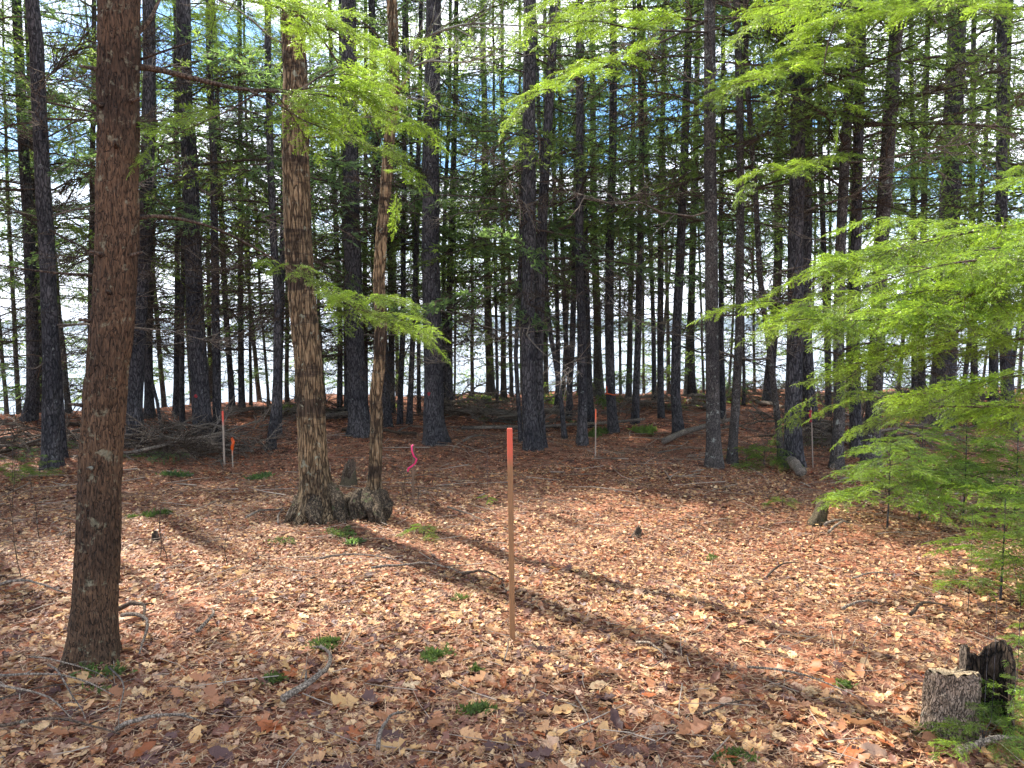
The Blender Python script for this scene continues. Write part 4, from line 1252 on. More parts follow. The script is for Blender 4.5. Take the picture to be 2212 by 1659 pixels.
def box_arrays(sx, sy, z0, z1, taper=1.0, b=0.0):
    V = []
    for z, k in ((z0, taper), (z0 + (z1 - z0) * 0.03, 1), (z1 - b, 1), (z1, 1 - (b / sx if b else 0))):
        c_ = min(sx, sy) * 0.12
        x, y = sx / 2 * k, sy / 2 * k
        for (a, q) in ((-x + c_, -y), (x - c_, -y), (x, -y + c_), (x, y - c_), (x - c_, y), (-x + c_, y), (-x, y - c_), (-x, -y + c_)):
            V.append((a, q, z))
    T = []
    for r_ in range(3):
        for j in range(8):
            a = r_ * 8 + j; b_ = r_ * 8 + (j + 1) % 8
            T += [(a, b_, b_ + 8), (a, b_ + 8, a + 8)]
    for j in range(1, 7):
        T.append((24, 24 + j, 24 + j + 1)); T.append((0, j + 1, j))
    return np.array(V), np.array(T)


def stake(base, top, wpx, name, label, cat, tipcol, tip_len, wood=(0.46, 0.27, 0.12), group='survey stakes'):
    b = gp(*base); Y = b.y
    t = at(top[0], top[1], Y)
    H = (t - b).length
    w = wpx / F * Y
    V, T = box_arrays(w, w * 0.8, -0.15, H, b=w * 0.12)
    g = Geo(); g.add(V, T)
    m = wood_stake_mat(name + '_wood', tipcol, H - tip_len - 0.03, H - tip_len * 0.5, wood)
    root = link(name, g.mesh(name, [m]), loc=b)
    d = (t - b).normalized()
    root.rotation_euler = (0.0, math.asin(d.x), 0.1)
    tag(root, label, cat, group)
    return root, b, H, Y


stake((1107, 1386), (1101, 925), 11.5, 'wooden_stake', 'tall square wooden stake with red painted top standing alone in the sunny clearing', 'stake', (0.62, 0.10, 0.05), 0.15, (0.29, 0.14, 0.055))
s2, b2, H2, Y2 = stake((485, 1006), (481, 888), 3.8, 'lath_stake', 'pale lath stake with red top beside the brush pile at the left', 'stake', (0.75, 0.10, 0.06), 0.13, (0.42, 0.32, 0.24))
s3, b3, H3, Y3 = stake((503, 1010), (501, 946), 2.6, 'lath_stake', 'short thin stake with orange flag right of the red topped lath', 'stake', (0.95, 0.16, 0.02), 0.16, (0.34, 0.27, 0.20))
s4, b4, H4, Y4 = stake((1286, 992), (1287, 884), 2.8, 'lath_stake', 'thin stake with orange tip in front of the close dark pair', 'stake', (0.85, 0.16, 0.06), 0.13, (0.32, 0.24, 0.18))
s5, b5, H5, Y5 = stake((1756, 1012), (1752, 880), 2.4, 'lath_stake', 'greyish thin stake with red ribbon behind the short cut log', 'stake', (0.30, 0.22, 0.17), 0.05, (0.28, 0.21, 0.16))
s6, b6, H6, Y6 = stake((892, 1078), (893, 962), 5.0, 'thin_stick', 'thin brown stick carrying the pink ribbon right of the twisted roots', 'stick', (0.14, 0.09, 0.06), 0.05, (0.20, 0.12, 0.07))


def ribbon_mat(name, col):
    m, n, l, p = new_mat(name)
    p.inputs['Base Color'].default_value = (*col, 1)
    p.inputs['Roughness'].default_value = 0.35
    tr = n.new('ShaderNodeBsdfTranslucent'); tr.inputs['Color'].default_value = (*col, 1)
    mx = n.new('ShaderNodeMixShader'); mx.inputs[0].default_value = 0.4
    l.new(p.outputs[0], mx.inputs[1]); l.new(tr.outputs[0], mx.inputs[2]); l.new(mx.outputs[0], n['Material Output'].inputs['Surface'])
    return m


M_PINK = ribbon_mat('pink_ribbon', (0.95, 0.08, 0.28))
M_ORANGE = ribbon_mat('orange_ribbon', (0.95, 0.17, 0.03))
M_REDPAINT = flat_mat('red_paint', (0.30, 0.03, 0.035), 0.7, 0.4, 60)


def ribbon(pts, width, mat, name, label, th=0.0008, group=None, parent=None):
    """flat tape through pts with a slowly twisting width direction and a real thickness"""
    P = [Vector(p) for p in pts]
    Q = []
    for i in range(len(P) - 1):
        for k in range(4):
            Q.append(P[i].lerp(P[i + 1], k / 4))
    Q.append(P[-1])
    V, T = [], []
    n = len(Q)
    for i, q in enumerate(Q):
        d = (Q[min(i + 1, n - 1)] - Q[max(i - 1, 0)]).normalized()
        s = d.cross(Vector((0, 1, 0)))
        if s.length < 1e-3: s = Vector((1, 0, 0))
        s.normalize()
        nn = d.cross(s).normalized()
        a = 0.6 * math.sin(i * 0.55)
        s = s * math.cos(a) + nn * math.sin(a)
        nn = d.cross(s).normalized()
        for (cs, cn) in ((-1, -1), (1, -1), (1, 1), (-1, 1)):
            V.append(tuple(q + s * width / 2 * cs + nn * th / 2 * cn))
    for i in range(n - 1):
        for j in range(4):
            a = i * 4 + j; b_ = i * 4 + (j + 1) % 4
            T += [(a, b_, b_ + 4), (a, b_ + 4, a + 4)]
    g = Geo(); g.add(np.array(V), np.array(T))
    o = link(name, g.mesh(name, [mat], True), parent)
    if not parent: tag(o, label, 'ribbon', group)
    return o


y6 = Y6 - 0.02
ribbon([at(u, v, y6 + dy) for u, v, dy in [(893, 961, 0), (889, 963, -.01), (890, 975, -.02), (894, 986, -.01), (900, 992, -.03), (897, 1001, -.02), (888, 1008, -.02), (882, 1012, -.01), (881, 1019, 0)]], 0.017, M_PINK, 'pink_ribbon',
       'bright pink ribbon hanging in a curl from the thin stick')
tr12 = find_tree('wearing an orange ribbon')
Y12 = tr12[1].y
c12 = at(1319, 851, Y12)
r12 = 11.2 / F * Y12
ribbon([c12 + Vector((math.cos(a) * r12, math.sin(a) * r12, 0.01 * math.sin(a * 2))) for a in np.linspace(0, 2 * math.pi, 14)], 0.016, M_ORANGE, 'orange_ribbon', 'orange ribbon tied round the dark trunk right of the thin orange tipped stake', group='orange and red ribbons')
ribbon([at(1312, 851, Y12 - r12 - .01), at(1311, 843, Y12 - r12 - .012), at(1310, 834, Y12 - r12 - .01)], 0.012, M_ORANGE, 'orange_ribbon', 'short loose orange ribbon end above the band on the dark trunk', group='orange and red ribbons')
ribbon([at(1752, 886, Y5 - .02), at(1749, 894, Y5 - .03), at(1752, 905, Y5 - .03), at(1751, 912, Y5 - .02)], 0.03, M_REDPAINT, 'red_ribbon', 'dull red ribbon hanging on the greyish thin stake', group='orange and red ribbons')
ribbon([at(500, 946, Y3 - .02), at(505, 953, Y3 - .03), at(502, 963, Y3 - .03), at(501, 972, Y3 - .02)], 0.035, M_ORANGE, 'orange_ribbon', 'orange flag tied on the short thin stake at the left', group='orange and red ribbons')


def paint_spot(tree, u, v, r, seed):
    root, b, full, trunk = tree
    p = at(u, v, b.y) - b
    q = path_at(full, p.z)
    R = None
    g = Geo()
    rng = random.Random(seed)
    Rt = (45 if 'thickest' in root['label'] else 38) / F * b.y / 2 * 1.0
    n = 14
    V = [(0, 0)] + [(math.cos(2 * math.pi * k / n) * r * rng.uniform(.5, 1.1), math.sin(2 * math.pi * k / n) * r * rng.uniform(.7, 1.3)) for k in range(n)]
    W = []
    for (a, z) in V:
        x = p.x - q.x + a
        x = max(-Rt * .95, min(Rt * .95, x))
        W.append((q.x + x, q.y - math.sqrt(Rt * Rt - x * x) * 1.05 - 0.006, p.z + z))
    T = [(0, 1 + k, 1 + (k + 1) % n) for k in range(n)]
    g.add(np.array(W), np.array(T))
    link('paint_spot', g.mesh('paint_spot', [M_REDPAINT]), root)


paint_spot(find_tree('thickest purple grey conifer left'), 929, 849, 0.028, 1)
paint_spot(find_tree('small red paint spot'), 431, 854, 0.028, 2)

# ------------------------------------------------------------------ stumps
def ragged_stump(base, wpx, hpx, label, mat, seed, lean=0.0, name='broken_stump', split=True):
    b = gp(*base)
    R = wpx / F * b.y / 2; H = hpx / F * b.y
    n, m = 36, 16
    rng = random.Random(seed)
    ph = rng.uniform(0, 6)
    V, T = [], []
    for i in range(m):
        t = i / (m - 1)
        for j in range(n):
            a = 2 * math.pi * j / n
            top = H * (0.62 + 0.30 * math.cos(a - ph) + 0.22 * noise.noise(Vector((math.cos(a) * 3, math.sin(a) * 3, seed * 5))) + 0.035 * math.sin(a * 9 + ph))
            z = -0.08 + (top + 0.08) * t
            r = R * (1 + 0.35 * math.exp(-max(z, 0) / (0.2 * H + 0.01)) - 0.22 * t + 0.18 * noise.noise(Vector((math.cos(a) * 2.2, math.sin(a) * 2.2, z * 8 + seed))))
            V.append((r * math.cos(a) + lean * z, r * math.sin(a), z))
    for i in range(m):                               # broken hollow inside
        t = 1 - i / (m - 1)
        for j in range(n):
            a = 2 * math.pi * j / n
            top = V[(m - 1) * n + j][2]
            z = top * (0.25 + 0.75 * t) if i else top
            r = R * (0.62 - 0.25 * (1 - t))
            V.append((r * math.cos(a) + lean * z, r * math.sin(a), z - (0.01 if i else 0)))
    for i in range(2 * m - 1):
        for j in range(n):
            a = i * n + j; b_ = i * n + (j + 1) % n
            T += [(a, b_, b_ + n), (a, b_ + n, a + n)]
    g = Geo()
    V = np.array(V); T = np.array(T)
    mats = np.where(np.arange(len(T)) < (m - 1) * n * 2, 0, 1).astype(np.int32)
    g.add(V, T, mats)
    o = link(name, g.mesh(name, [mat, M_DEADBROWN], True), loc=b)
    tag(o, label, 'stump')
    return o


ragged_stump((752, 1052), 34, 66, 'mossy broken stump left of the twisted roots', M_BARK_MOSS, 3, 0.1)
ragged_stump((1765, 1130), 34, 58, 'small dark mossy stump leaning at the right edge of the sunny clearing', M_BARK_MOSS, 5, 0.35)
ragged_stump((1372, 1162), 20, 24, 'tiny broken stub sticking out of the sunny leaves', M_DEADBROWN, 7, 0.5)
ragged_stump((338, 1172), 18, 26, 'little rotten stub behind the sunny patch right of the reddish hemlock', M_DEADBROWN, 8, -0.2)
ragged_stump((1800, 1015), 14, 30, 'splintered pale stub behind the low saplings', M_DEADWOOD, 9, 0.3)

# cut stump, bottom right
sb = gp(2100, 1592)
st = link('cut_stump', None, loc=sb)
tag(st, 'cut grey stump with pale top and black hollow at the bottom right', 'stump')
ppm = F / sb.y
n, m = 44, 40
V, T = [], []
cx, R1, H1 = -48 / ppm, 58 / ppm, 146 / ppm
for i in range(m):
    t = i / (m - 1); z = -0.06 + (H1 + 0.06) * t
    for j in range(n):
        a = 2 * math.pi * j / n
        q = Vector((math.cos(a) * 6, math.sin(a) * 6, z * 8))
        d, _ = noise.voronoi(q + noise.noise_vector(q) * 0.5)
        r = R1 * (1 + 0.20 * math.exp(-max(z, 0) / 0.05) + 0.05 * math.sin(3 * a) - 0.05 * t) + 0.016 * (min(1, (d[1] - d[0]) * 3) - 0.5)
        V.append((cx + r * math.cos(a), 0.78 * r * math.sin(a), z - 0.02 * math.sin(a) * t + 0.022 * t * noise.noise(Vector((math.cos(a) * 4, math.sin(a) * 4, 2.2))) + 0.012 * t * noise.noise(Vector((math.cos(a) * 13, math.sin(a) * 13, 5)))))
for i in range(m - 1):
    for j in range(n):
        a = i * n + j; b_ = i * n + (j + 1) % n
        T += [(a, b_, b_ + n), (a, b_ + n, a + n)]
g = Geo(); g.add(np.array(V), np.array(T))
M_STUMPBARK = bark_mat('old_stump_bark', (0.11, 0.080, 0.058), (0.25, 0.19, 0.14), (0.43, 0.34, 0.26), (0.30, 0.29, 0.22), 0.2, 42, 0.3, 1.0, 0.008, None, 0.12)
link('bark', g.mesh('bark', [M_STUMPBARK], True), st)
top = [V[(m - 1) * n + j] for j in range(n)]
V2 = [tuple(np.mean(top, axis=0) + np.array([0, 0, -0.002]))]
T2 = []
for ring, k in enumerate((0.35, 0.7, 0.97)):
    for j in range(n):
        p_ = np.array(top[j]) * k + np.array(V2[0]) * (1 - k)
        V2.append((p_[0], p_[1], p_[2] + 0.006 * math.sin(j * 1.7 + ring) * k + 0.003))
for j in range(n): T2.append((0, 1 + j, 1 + (j + 1) % n))
for ring in range(2):
    for j in range(n):
        a = 1 + ring * n + j; b_ = 1 + ring * n + (j + 1) % n
        T2 += [(a, b_, b_ + n), (a, b_ + n, a + n)]
g = Geo(); g.add(np.array(V2), np.array(T2))
link('cut_face', g.mesh('cut_face', [M_CUTWOOD]), st)
V, T = [], []
cx2, R2 = 44 / ppm, 56 / ppm
na, nz_ = 34, 14
for layer, rr_ in enumerate((R2, R2 * 0.84)):
    for i in range(nz_):
        t = i / (nz_ - 1)
        for j in range(na):
            a = rad(-50) + rad(245) * j / (na - 1)
            hh = (175 + 22 * math.sin(a * 2.2 + 0.6)) / ppm + 0.03 * noise.noise(Vector((a * 2.5, 1, 3))) + 0.004 * math.sin(a * 17) + 0.008 * noise.noise(Vector((a * 9, 4, 3)))
            hh *= min(1, 0.55 + j / 6.0)
            z = -0.05 + (hh + 0.05) * t
            r = rr_ * (1 + 0.15 * math.exp(-max(z, 0) / 0.05) + 0.06 * noise.noise(Vector((a * 3, z * 12, 1))))
            V.append((cx2 + r * math.cos(a), 0.05 + 0.85 * r * math.sin(a), z))
N1 = na * nz_
for layer in range(2):
    for i in range(nz_ - 1):
        for j in range(na - 1):
            a = layer * N1 + i * na + j; b_ = a + 1
            T += ([(a, b_, b_ + na), (a, b_ + na, a + na)] if layer == 0 else [(a, b_ + na, b_), (a, a + na, b_ + na)])
for j in range(na - 1):
    a = (nz_ - 1) * na + j
    T += [(a, a + 1, a + 1 + N1), (a, a + 1 + N1, a + N1)]
for i in range(nz_ - 1):
    for j in (0, na - 1):
        a = i * na + j
        T += [(a, a + na, a + na + N1), (a, a + na + N1, a + N1)]
T = np.array(T)
g = Geo(); g.add(np.array(V), T, np.where(np.arange(len(T)) < (nz_ - 1) * (na - 1) * 2, 0, 1).astype(np.int32))
link('hollow_shell', g.mesh('hollow_shell', [M_STUMPBARK, M_ROT], True), st)

# ------------------------------------------------------------------ fallen logs, sticks
def drape(u0, v0, u1, v1, n=8, wob=0.02, lift=0.0, arc=0.0, seed=0):
    rng = random.Random(seed)
    a, b = gp(u0, v0), gp(u1, v1)
    out = []
    L = (b - a).length
    side = Vector((-(b - a).y, (b - a).x, 0)).normalized()
    ph = rng.uniform(0, 6)
    for i in range(n):
        t = i / (n - 1)
        p = a.lerp(b, t) + side * (arc * L * math.sin(t * math.pi) + wob * L * math.sin(t * 7 + ph))
        out.append(Vector((p.x, p.y, gz(p.x, p.y) + lift)))
    return out


def stick(u0, v0, u1, v1, wpx, label, mat=None, arc=0.0, wob=0.015, lift=None, name='fallen_stick', cat='stick', group='sticks lying on the leaves', seed=0, forks=2, n=9, taper=0.35, sides=8, zoff=(0, 0)):
    rng = random.Random(seed + int(u0 * 7 + v0))
    mid = gp((u0 + u1) / 2, (v0 + v1) / 2)
    r = (1.5 if 'log' in name else 1.3) * wpx / F * mid.y / 2
    P = drape(u0, v0, u1, v1, n, wob, (r * 0.9 + 0.030) if lift is None else lift, arc, int(u0))
    b = P[0].copy()
    Q = [p - b for p in P]
    for i, q in enumerate(Q):
        t = i / (n - 1)
        q.z += 0.035 * math.sin(math.pi * t) * min(1, r / 0.008) + zoff[0] * (1 - t) + zoff[1] * t + rng.uniform(-0.3, 0.6) * r
    g = Geo()
    R = np.array([[r * (1 - (1 - taper) * i / (n - 1)) * (1 + 0.12 * noise.noise(Vector((i * 1.3, j, seed)))) for j in range(sides)] for i in range(n)])
    V, T = tube_arrays(Q, R, sides); g.add(V, T)
    for k in range(forks):
        i = rng.randint(2, n - 2)
        d = (Q[i + 1] - Q[i - 1]).normalized()
        sd = Vector((-d.y, d.x, 0)) * rng.choice((-1, 1))
        ln = (Q[-1] - Q[0]).length * rng.uniform(0.08, 0.22)
        e = Q[i] + (d * 0.7 + sd * 0.6 + Vector((0, 0, rng.uniform(0.0, 0.25)))) * ln
        V, T = tube_arrays([Q[i], Q[i].lerp(e, .5) + Vector((0, 0, ln * .08)), e], [r * .45, r * .35, r * .15], 5); g.add(V, T)
    o = link(name, g.mesh(name, [mat or M_DEADWOOD], True), loc=b)
    tag(o, label, cat, group)
    return o


LG = dict(name='fallen_log', cat='log', group='fallen logs and poles', forks=1, taper=0.75)
stick(962, 900, 1215, 905, 11, 'long fallen log lying right of the thickest purple grey conifer', arc=0.0, **LG)
stick(996, 937, 1392, 919, 5, 'long thin fallen pole reaching from the centre to the straight trunk', lift=0.09, **LG)
stick(700, 911, 765, 906, 8, 'pale log end left of the very dark thick conifer', **LG)
stick(484, 904, 590, 894, 7, 'pale fallen log right of the red topped lath stake', **LG)
stick(0, 957, 98, 955, 5, 'pale fallen pole at the left edge', **LG)
stick(-10, 990, 90, 968, 6, 'brown fallen branch at the left edge below the pale pole', mat=M_DEADBROWN, **LG)
stick(140, 930, 176, 929, 7, 'short log between the left edge conifers and the reddish hemlock', mat=M_DEADBROWN, **LG)
stick(1440, 966, 1580, 918, 9, 'grey fallen log slanting behind the nearest lichen grey trunk', **LG)
stick(1632, 879, 1696, 889, 7, 'pale log in the background left of the thick dark trunk', **LG)
stick(1485, 875, 1526, 890, 7, 'short pale log left of the nearest lichen grey trunk', **LG)
stick(1484, 864, 1530, 865, 5, 'thin pale log near the bank above the short pale log', **LG)
stick(1706, 1014, 1731, 1042, 15, 'short cut pale log at the foot of the thick dark trunk', wob=0, **{**LG, 'forks': 0, 'taper': 0.95})
stick(1350, 872, 1470, 868, 5, 'fallen pole near the bank behind the trunk leaning right', **LG)
stick(740, 935, 900, 945, 5, 'fallen pole in front of the very dark thick conifer', mat=M_DEADBROWN, **LG)
stick(1880, 868, 1990, 862, 6, 'log near the bank behind the stout leaning trunk', **LG)
stick(2080, 872, 2225, 860, 8, 'pale log near the bank at the right edge', **LG)
stick(2110, 925, 2225, 915, 12, 'dark thick log on the ground at the right edge', mat=M_DEADBROWN, **LG)

for i_, (a, b_, c_, d_, w_) in enumerate([(1000, 960, 1060, 948, 4), (1300, 900, 1380, 893, 4), (1160, 925, 1260, 912, 4), (560, 930, 640, 915, 4), (1420, 985, 1520, 975, 3), (1560, 930, 1640, 940, 4), (250, 925, 300, 915, 4), (860, 940, 905, 925, 3)]):
    stick(a, b_, c_, d_, w_, ['short pale branch right of the foot of the thickest conifer', 'pale branch beyond the ribboned trunk', 'pale branch behind the twin dark conifer feet', 'pale branch between the curved tree and the maple',
                              'thin branch in front of the nearest grey trunk, to its left', 'branch lying right of the narrower lichen trunk', 'branch by the feet of the dark trunks right of the reddish hemlock', 'branch behind the thin stick with the pink ribbon'][i_], forks=3)
stick(606, 1538, 690, 1417, 12, 'thick curved grey stick in the foreground left of centre', arc=-0.22, n=12, forks=3)
stick(250, 1603, 436, 1582, 9, 'straight pale stick in the foreground below the reddish hemlock', arc=0.03)
stick(268, 1347, 305, 1432, 8, 'bent stick beside the foot of the reddish hemlock', arc=0.12, forks=0)
stick(258, 1330, 312, 1362, 9, 'short crooked root piece right of the reddish hemlock', arc=0.15, mat=M_DEADBROWN, forks=1)
stick(428, 1384, 458, 1334, 7, 'short pale stick standing off the leaves right of the reddish hemlock', arc=-0.12, forks=0)
stick(-20, 1284, 146, 1297, 6, 'thin stick ending at the left side of the reddish hemlock', forks=1)
stick(802, 1240, 1008, 1254, 5, 'arched thin stick left of the tall wooden stake', arc=0.16, n=14)
stick(690, 1220, 880, 1232, 4, 'long thin stick left of the arched one in the sunny patch', arc=0.06)
stick(965, 1106, 1052, 1145, 4, 'thin pale stick behind and left of the tall wooden stake')
stick(1000, 1253, 1090, 1268, 5, 'dark twig just left of the tall wooden stake', mat=M_DEADBROWN)
stick(530, 1130, 612, 1112, 5, 'pale stick left of the mossy maple roots')
stick(600, 1140, 610, 1108, 4, 'short upright splinter left of the maple roots', forks=1)
stick(1656, 1258, 1726, 1229, 4, 'thin dark stick in the clearing right of centre', mat=M_DEADBROWN)
stick(1840, 1262, 1930, 1255, 4, 'thin stick in the right part of the clearing')
stick(1820, 1332, 1905, 1322, 6, 'pale stick with forked end in the right part of the clearing')
stick(1965, 1343, 2045, 1326, 7, 'curved stick over a dark hollow above the cut stump', arc=0.1, mat=M_DEADBROWN)
stick(1617, 1457, 1868, 1528, 5, 'long thin twig in the right foreground', arc=-0.03)
stick(2072, 1655, 2230, 1628, 14, 'pale broken branch in the bottom right corner', forks=3)
stick(1780, 1148, 1830, 1142, 6, 'stick left of the low spreading sapling')
stick(1790, 1165, 1835, 1140, 5, 'thin slanting stick under the low spreading sapling')
stick(1375, 1410, 1440, 1440, 6, 'short pale splinter right of the wooden stake foot', forks=0)
stick(820, 1640, 878, 1560, 8, 'pale twisted twig at the bottom left of centre', arc=0.1, forks=2)
stick(1520, 1560, 1640, 1530, 5, 'thin brown twig in the foreground right of centre', mat=M_DEADBROWN)
stick(1090, 1440, 1103, 1392, 3, 'tiny pale twig in front of the wooden stake foot', forks=0)
for i, (a, b_, c_, d_, w_) in enumerate([(-20, 1590, 260, 1610, 7), (-10, 1500, 160, 1572, 5), (-10, 1480, 250, 1520, 5), (-20, 1540, 220, 1500, 4), (100, 1455, 180, 1580, 4), (240, 1460, 260, 1600, 4), (60, 1440, 250, 1500, 3)]):
    stick(a, b_, c_, d_, w_, ['long brown pole along the bottom left edge', 'grey twig slanting down in the bottom left corner', 'thin grey twig under the foot of the reddish hemlock',
                              'twig rising to the right in the bottom left corner', 'short steep twig left of the reddish hemlock foot', 'bent twig below the foot of the reddish hemlock',
                              'hair thin twig touching the reddish hemlock foot'][i], mat=M_DEADBROWN if i in (0, 3) else None, arc=0.04, lift=0.04)


def brush_pile(cu, cv, wpx, n, label, seed, hgt=0.35, green=6):
    rng = random.Random(seed)
    c = gp(cu, cv)
    W = wpx / F * c.y
    root = link('brush_pile', None, loc=c)
    tag(root, label, 'brush pile', 'piles of cut brush')
    for k in range(n):
        a = rng.uniform(-0.5, 0.5) + (math.pi if rng.random() < .5 else 0)
        L = rng.uniform(0.4, 1.3)
        o = Vector((rng.uniform(-W / 2, W / 2), rng.uniform(-0.6, 0.6), 0))
        o.z = gz(c.x + o.x, c.y + o.y) - c.z + rng.uniform(0.02, hgt) * (1 - abs(o.x) / W * 1.2)
        link('stick', rng.choice(PILE if rng.random() < .5 else DEADPALE if rng.random() < .5 else DEAD), root, o - Vector((math.cos(a), math.sin(a), 0)) * L * .5, (rng.uniform(-3, 3), rng.uniform(-0.2, 0.2), a), L)
    for k in range(green):
        o = Vector((rng.uniform(-W / 2, W / 2), rng.uniform(-0.5, 0.5), 0.10))
        link('green_branch', rng.choice(FAR['dark']), root, o, (rng.uniform(-.3, .3), rng.uniform(-.1, .1), rng.uniform(0, 6.28)), rng.uniform(.2, .35))


brush_pile(380, 985, 230, 46, 'pile of dead sticks at the foot of the dark conifer with the red spot', 1)
brush_pile(1825, 965, 170, 40, 'dark pile of dead branches behind the lichen flecked forked trunk', 2, 0.5)
brush_pile(1010, 895, 130, 22, 'low heap of twigs along the log in the lake gap', 3, 0.25, 4)
brush_pile(1140, 920, 150, 20, 'scattered twigs behind the twin dark conifer', 4, 0.2, 3)
brush_pile(2060, 890, 260, 36, 'tangle of dead branches on the bank at the right', 5, 0.5, 6)
brush_pile(1660, 865, 240, 30, 'tangle of pale twigs on the bank behind the bowed slender trunk', 6, 0.35, 5)
brush_pile(680, 905, 160, 22, 'twigs heaped behind the banded maple', 7, 0.25, 3)
brush_pile(60, 975, 150, 18, 'twigs heaped at the left edge', 8, 0.25, 3)
brush_pile(1400, 880, 160, 18, 'low twigs on the bank behind the straight trunk', 9, 0.2, 3)

# bare young shoots
def shoot(u, v, hpx, label, seed, lean=0.0):
    rng = random.Random(seed)
    b = gp(u, v); H = hpx / F * b.y
    g = Geo()
    P = [Vector((lean * H * t + 0.01 * math.sin(t * 7 + seed), 0.01 * math.cos(t * 5), H * t - 0.02)) for t in np.linspace(0, 1, 6)]
    V, T = tube_arrays(P, np.linspace(0.0035, 0.001, 6), 5); g.add(V, T)
    for k in range(6):
        t = rng.uniform(0.3, 0.95); q = P[int(t * 5)]
        a = rng.uniform(0, 6.28); ln = rng.uniform(0.08, 0.25) * H
        V, T = tube_arrays([q, q + Vector((math.cos(a) * .5, math.sin(a) * .5, .8)) * ln], [0.0018, 0.0007], 4); g.add(V, T)
    o = link('bare_shoot', g.mesh('bare_shoot', [M_DEADBROWN], True), loc=b)
    tag(o, label, 'shoot', 'bare shoots growing out of the leaves')


for i, (u, v, h, lab) in enumerate([(46, 1255, 230, 'tallest bare shoot near the left edge'), (86, 1165, 150, 'bare shoot left of the reddish hemlock'), (148, 1180, 90, 'short bare shoot touching the left side of the reddish hemlock'),
                                    (343, 1208, 140, 'left bare shoot at the back of the sunny patch'), (358, 1212, 120, 'right bare shoot at the back of the sunny patch'), (488, 1222, 100, 'bare shoot in front of the maple roots'),
                                    (700, 1010, 70, 'reddish shoot beside the maple trunk'), (870, 1075, 80, 'brown shoot left of the pink ribbon stick'), (905, 1080, 70, 'brown shoot right of the pink ribbon stick'),
                                    (880, 1090, 60, 'low brown shoot in front of the pink ribbon stick'), (960, 905, 90, 'thin shoot by the log in the lake gap'), (1110, 905, 110, 'thin shoot left of the twin conifer'),
                                    (515, 1000, 80, 'thin shoot right of the orange flag stake'), (27, 1100, 110, 'thin shoot rising from the dull seedling at the left edge'), (1510, 1140, 30, 'tiny shoot in the clearing')]):
    shoot(u, v, h, lab, i + 3, random.uniform(-0.12, 0.12))

# ------------------------------------------------------------------ leaf litter
def leaf_template(kind, stations, rng, curl):
    t = np.linspace(0, 1, stations)
    if kind == 'oak':
        env = 0.34 * np.sin(np.pi * np.clip(t * 0.93 + 0.04, 0, 1)) ** 0.75
        lob = 1 - 0.48 * (np.arange(stations) % 2) if stations > 6 else np.ones(stations)
        wl_, wr_ = env * lob, env * np.roll(lob, 0)
    elif kind == 'maple':
        env = 0.48 * np.sin(np.pi * t ** 0.8) ** 0.6
        lob = np.where(np.arange(stations) % 3 == 1, 1.15, 0.62) if stations > 6 else np.ones(stations)
        wl_, wr_ = env * lob, env * lob
    else:
        env = 0.24 * np.sin(np.pi * t) ** 0.8
        wl_, wr_ = env, env
    wl_ = wl_.copy(); wr_ = wr_.copy(); wl_[0] = wr_[0] = 0.008; wl_[-1] = wr_[-1] = 0.004
    wl_ *= rng.uniform(0.75, 1.15, stations); wr_ *= rng.uniform(0.75, 1.15, stations)
    fwd = 0.06 * (np.arange(stations) % 2 == 0) if kind == 'oak' else 0
    x = t - 0.5
    cz = curl[0] * (x ** 2) * 4 * 0.25 + 0.03 * np.sin(t * 9)
    V = np.zeros((stations, 3, 3))
    V[:, 1] = np.stack([x, 0 * x, cz], 1)
    e1, e2 = curl[1], curl[2]
    V[:, 0] = np.stack([x + fwd, wl_ * np.cos(e1), cz + wl_ * np.sin(e1) + rng.normal(0, 0.02, stations)], 1)
    V[:, 2] = np.stack([x + fwd, -wr_ * np.cos(e2), cz + wr_ * np.sin(e2) + rng.normal(0, 0.02, stations)], 1)
    T = []
    for i in range(stations - 1):
        for k in (0, 1):
            a = i * 3 + k
            T += [(a, a + 3, a + 4), (a, a + 4, a + 1)]
    return V.reshape(-1, 3), np.array(T)


def leaf_colors(n, rng):
    pal = np.array([[0.66, 0.43, 0.21], [0.52, 0.31, 0.165], [0.72, 0.53, 0.32], [0.39, 0.19, 0.105], [0.21, 0.10, 0.075], [0.115, 0.062, 0.060], [0.52, 0.35, 0.25], [0.35, 0.12, 0.05], [0.72, 0.57, 0.39]])
    pr = np.array([0.13, 0.14, 0.09, 0.16, 0.17, 0.14, 0.08, 0.07, 0.02])
    pal = pal * np.array([1.0, 0.94, 0.86])
    return pal[rng.choice(len(pal), n, p=pr)] * rng.uniform(0.8, 1.2, (n, 1))


def rot_batch(az, tilt, tdir):
    c, s = np.cos(az), np.sin(az)
    Z = np.zeros_like(c); O = np.ones_like(c)
    Rz = np.stack([c, -s, Z, s, c, Z, Z, Z, O], -1).reshape(-1, 3, 3)
    ax = np.stack([np.cos(tdir), np.sin(tdir), Z], -1)
    ct, st_ = np.cos(tilt), np.sin(tilt)
    K = np.zeros((len(az), 3, 3))
    K[:, 0, 2] = ax[:, 1]; K[:, 1, 2] = -ax[:, 0]; K[:, 2, 0] = -ax[:, 1]; K[:, 2, 1] = ax[:, 0]
    Rt = np.eye(3)[None] + st_[:, None, None] * K + (1 - ct)[:, None, None] * (K @ K)
    return Rt @ Rz


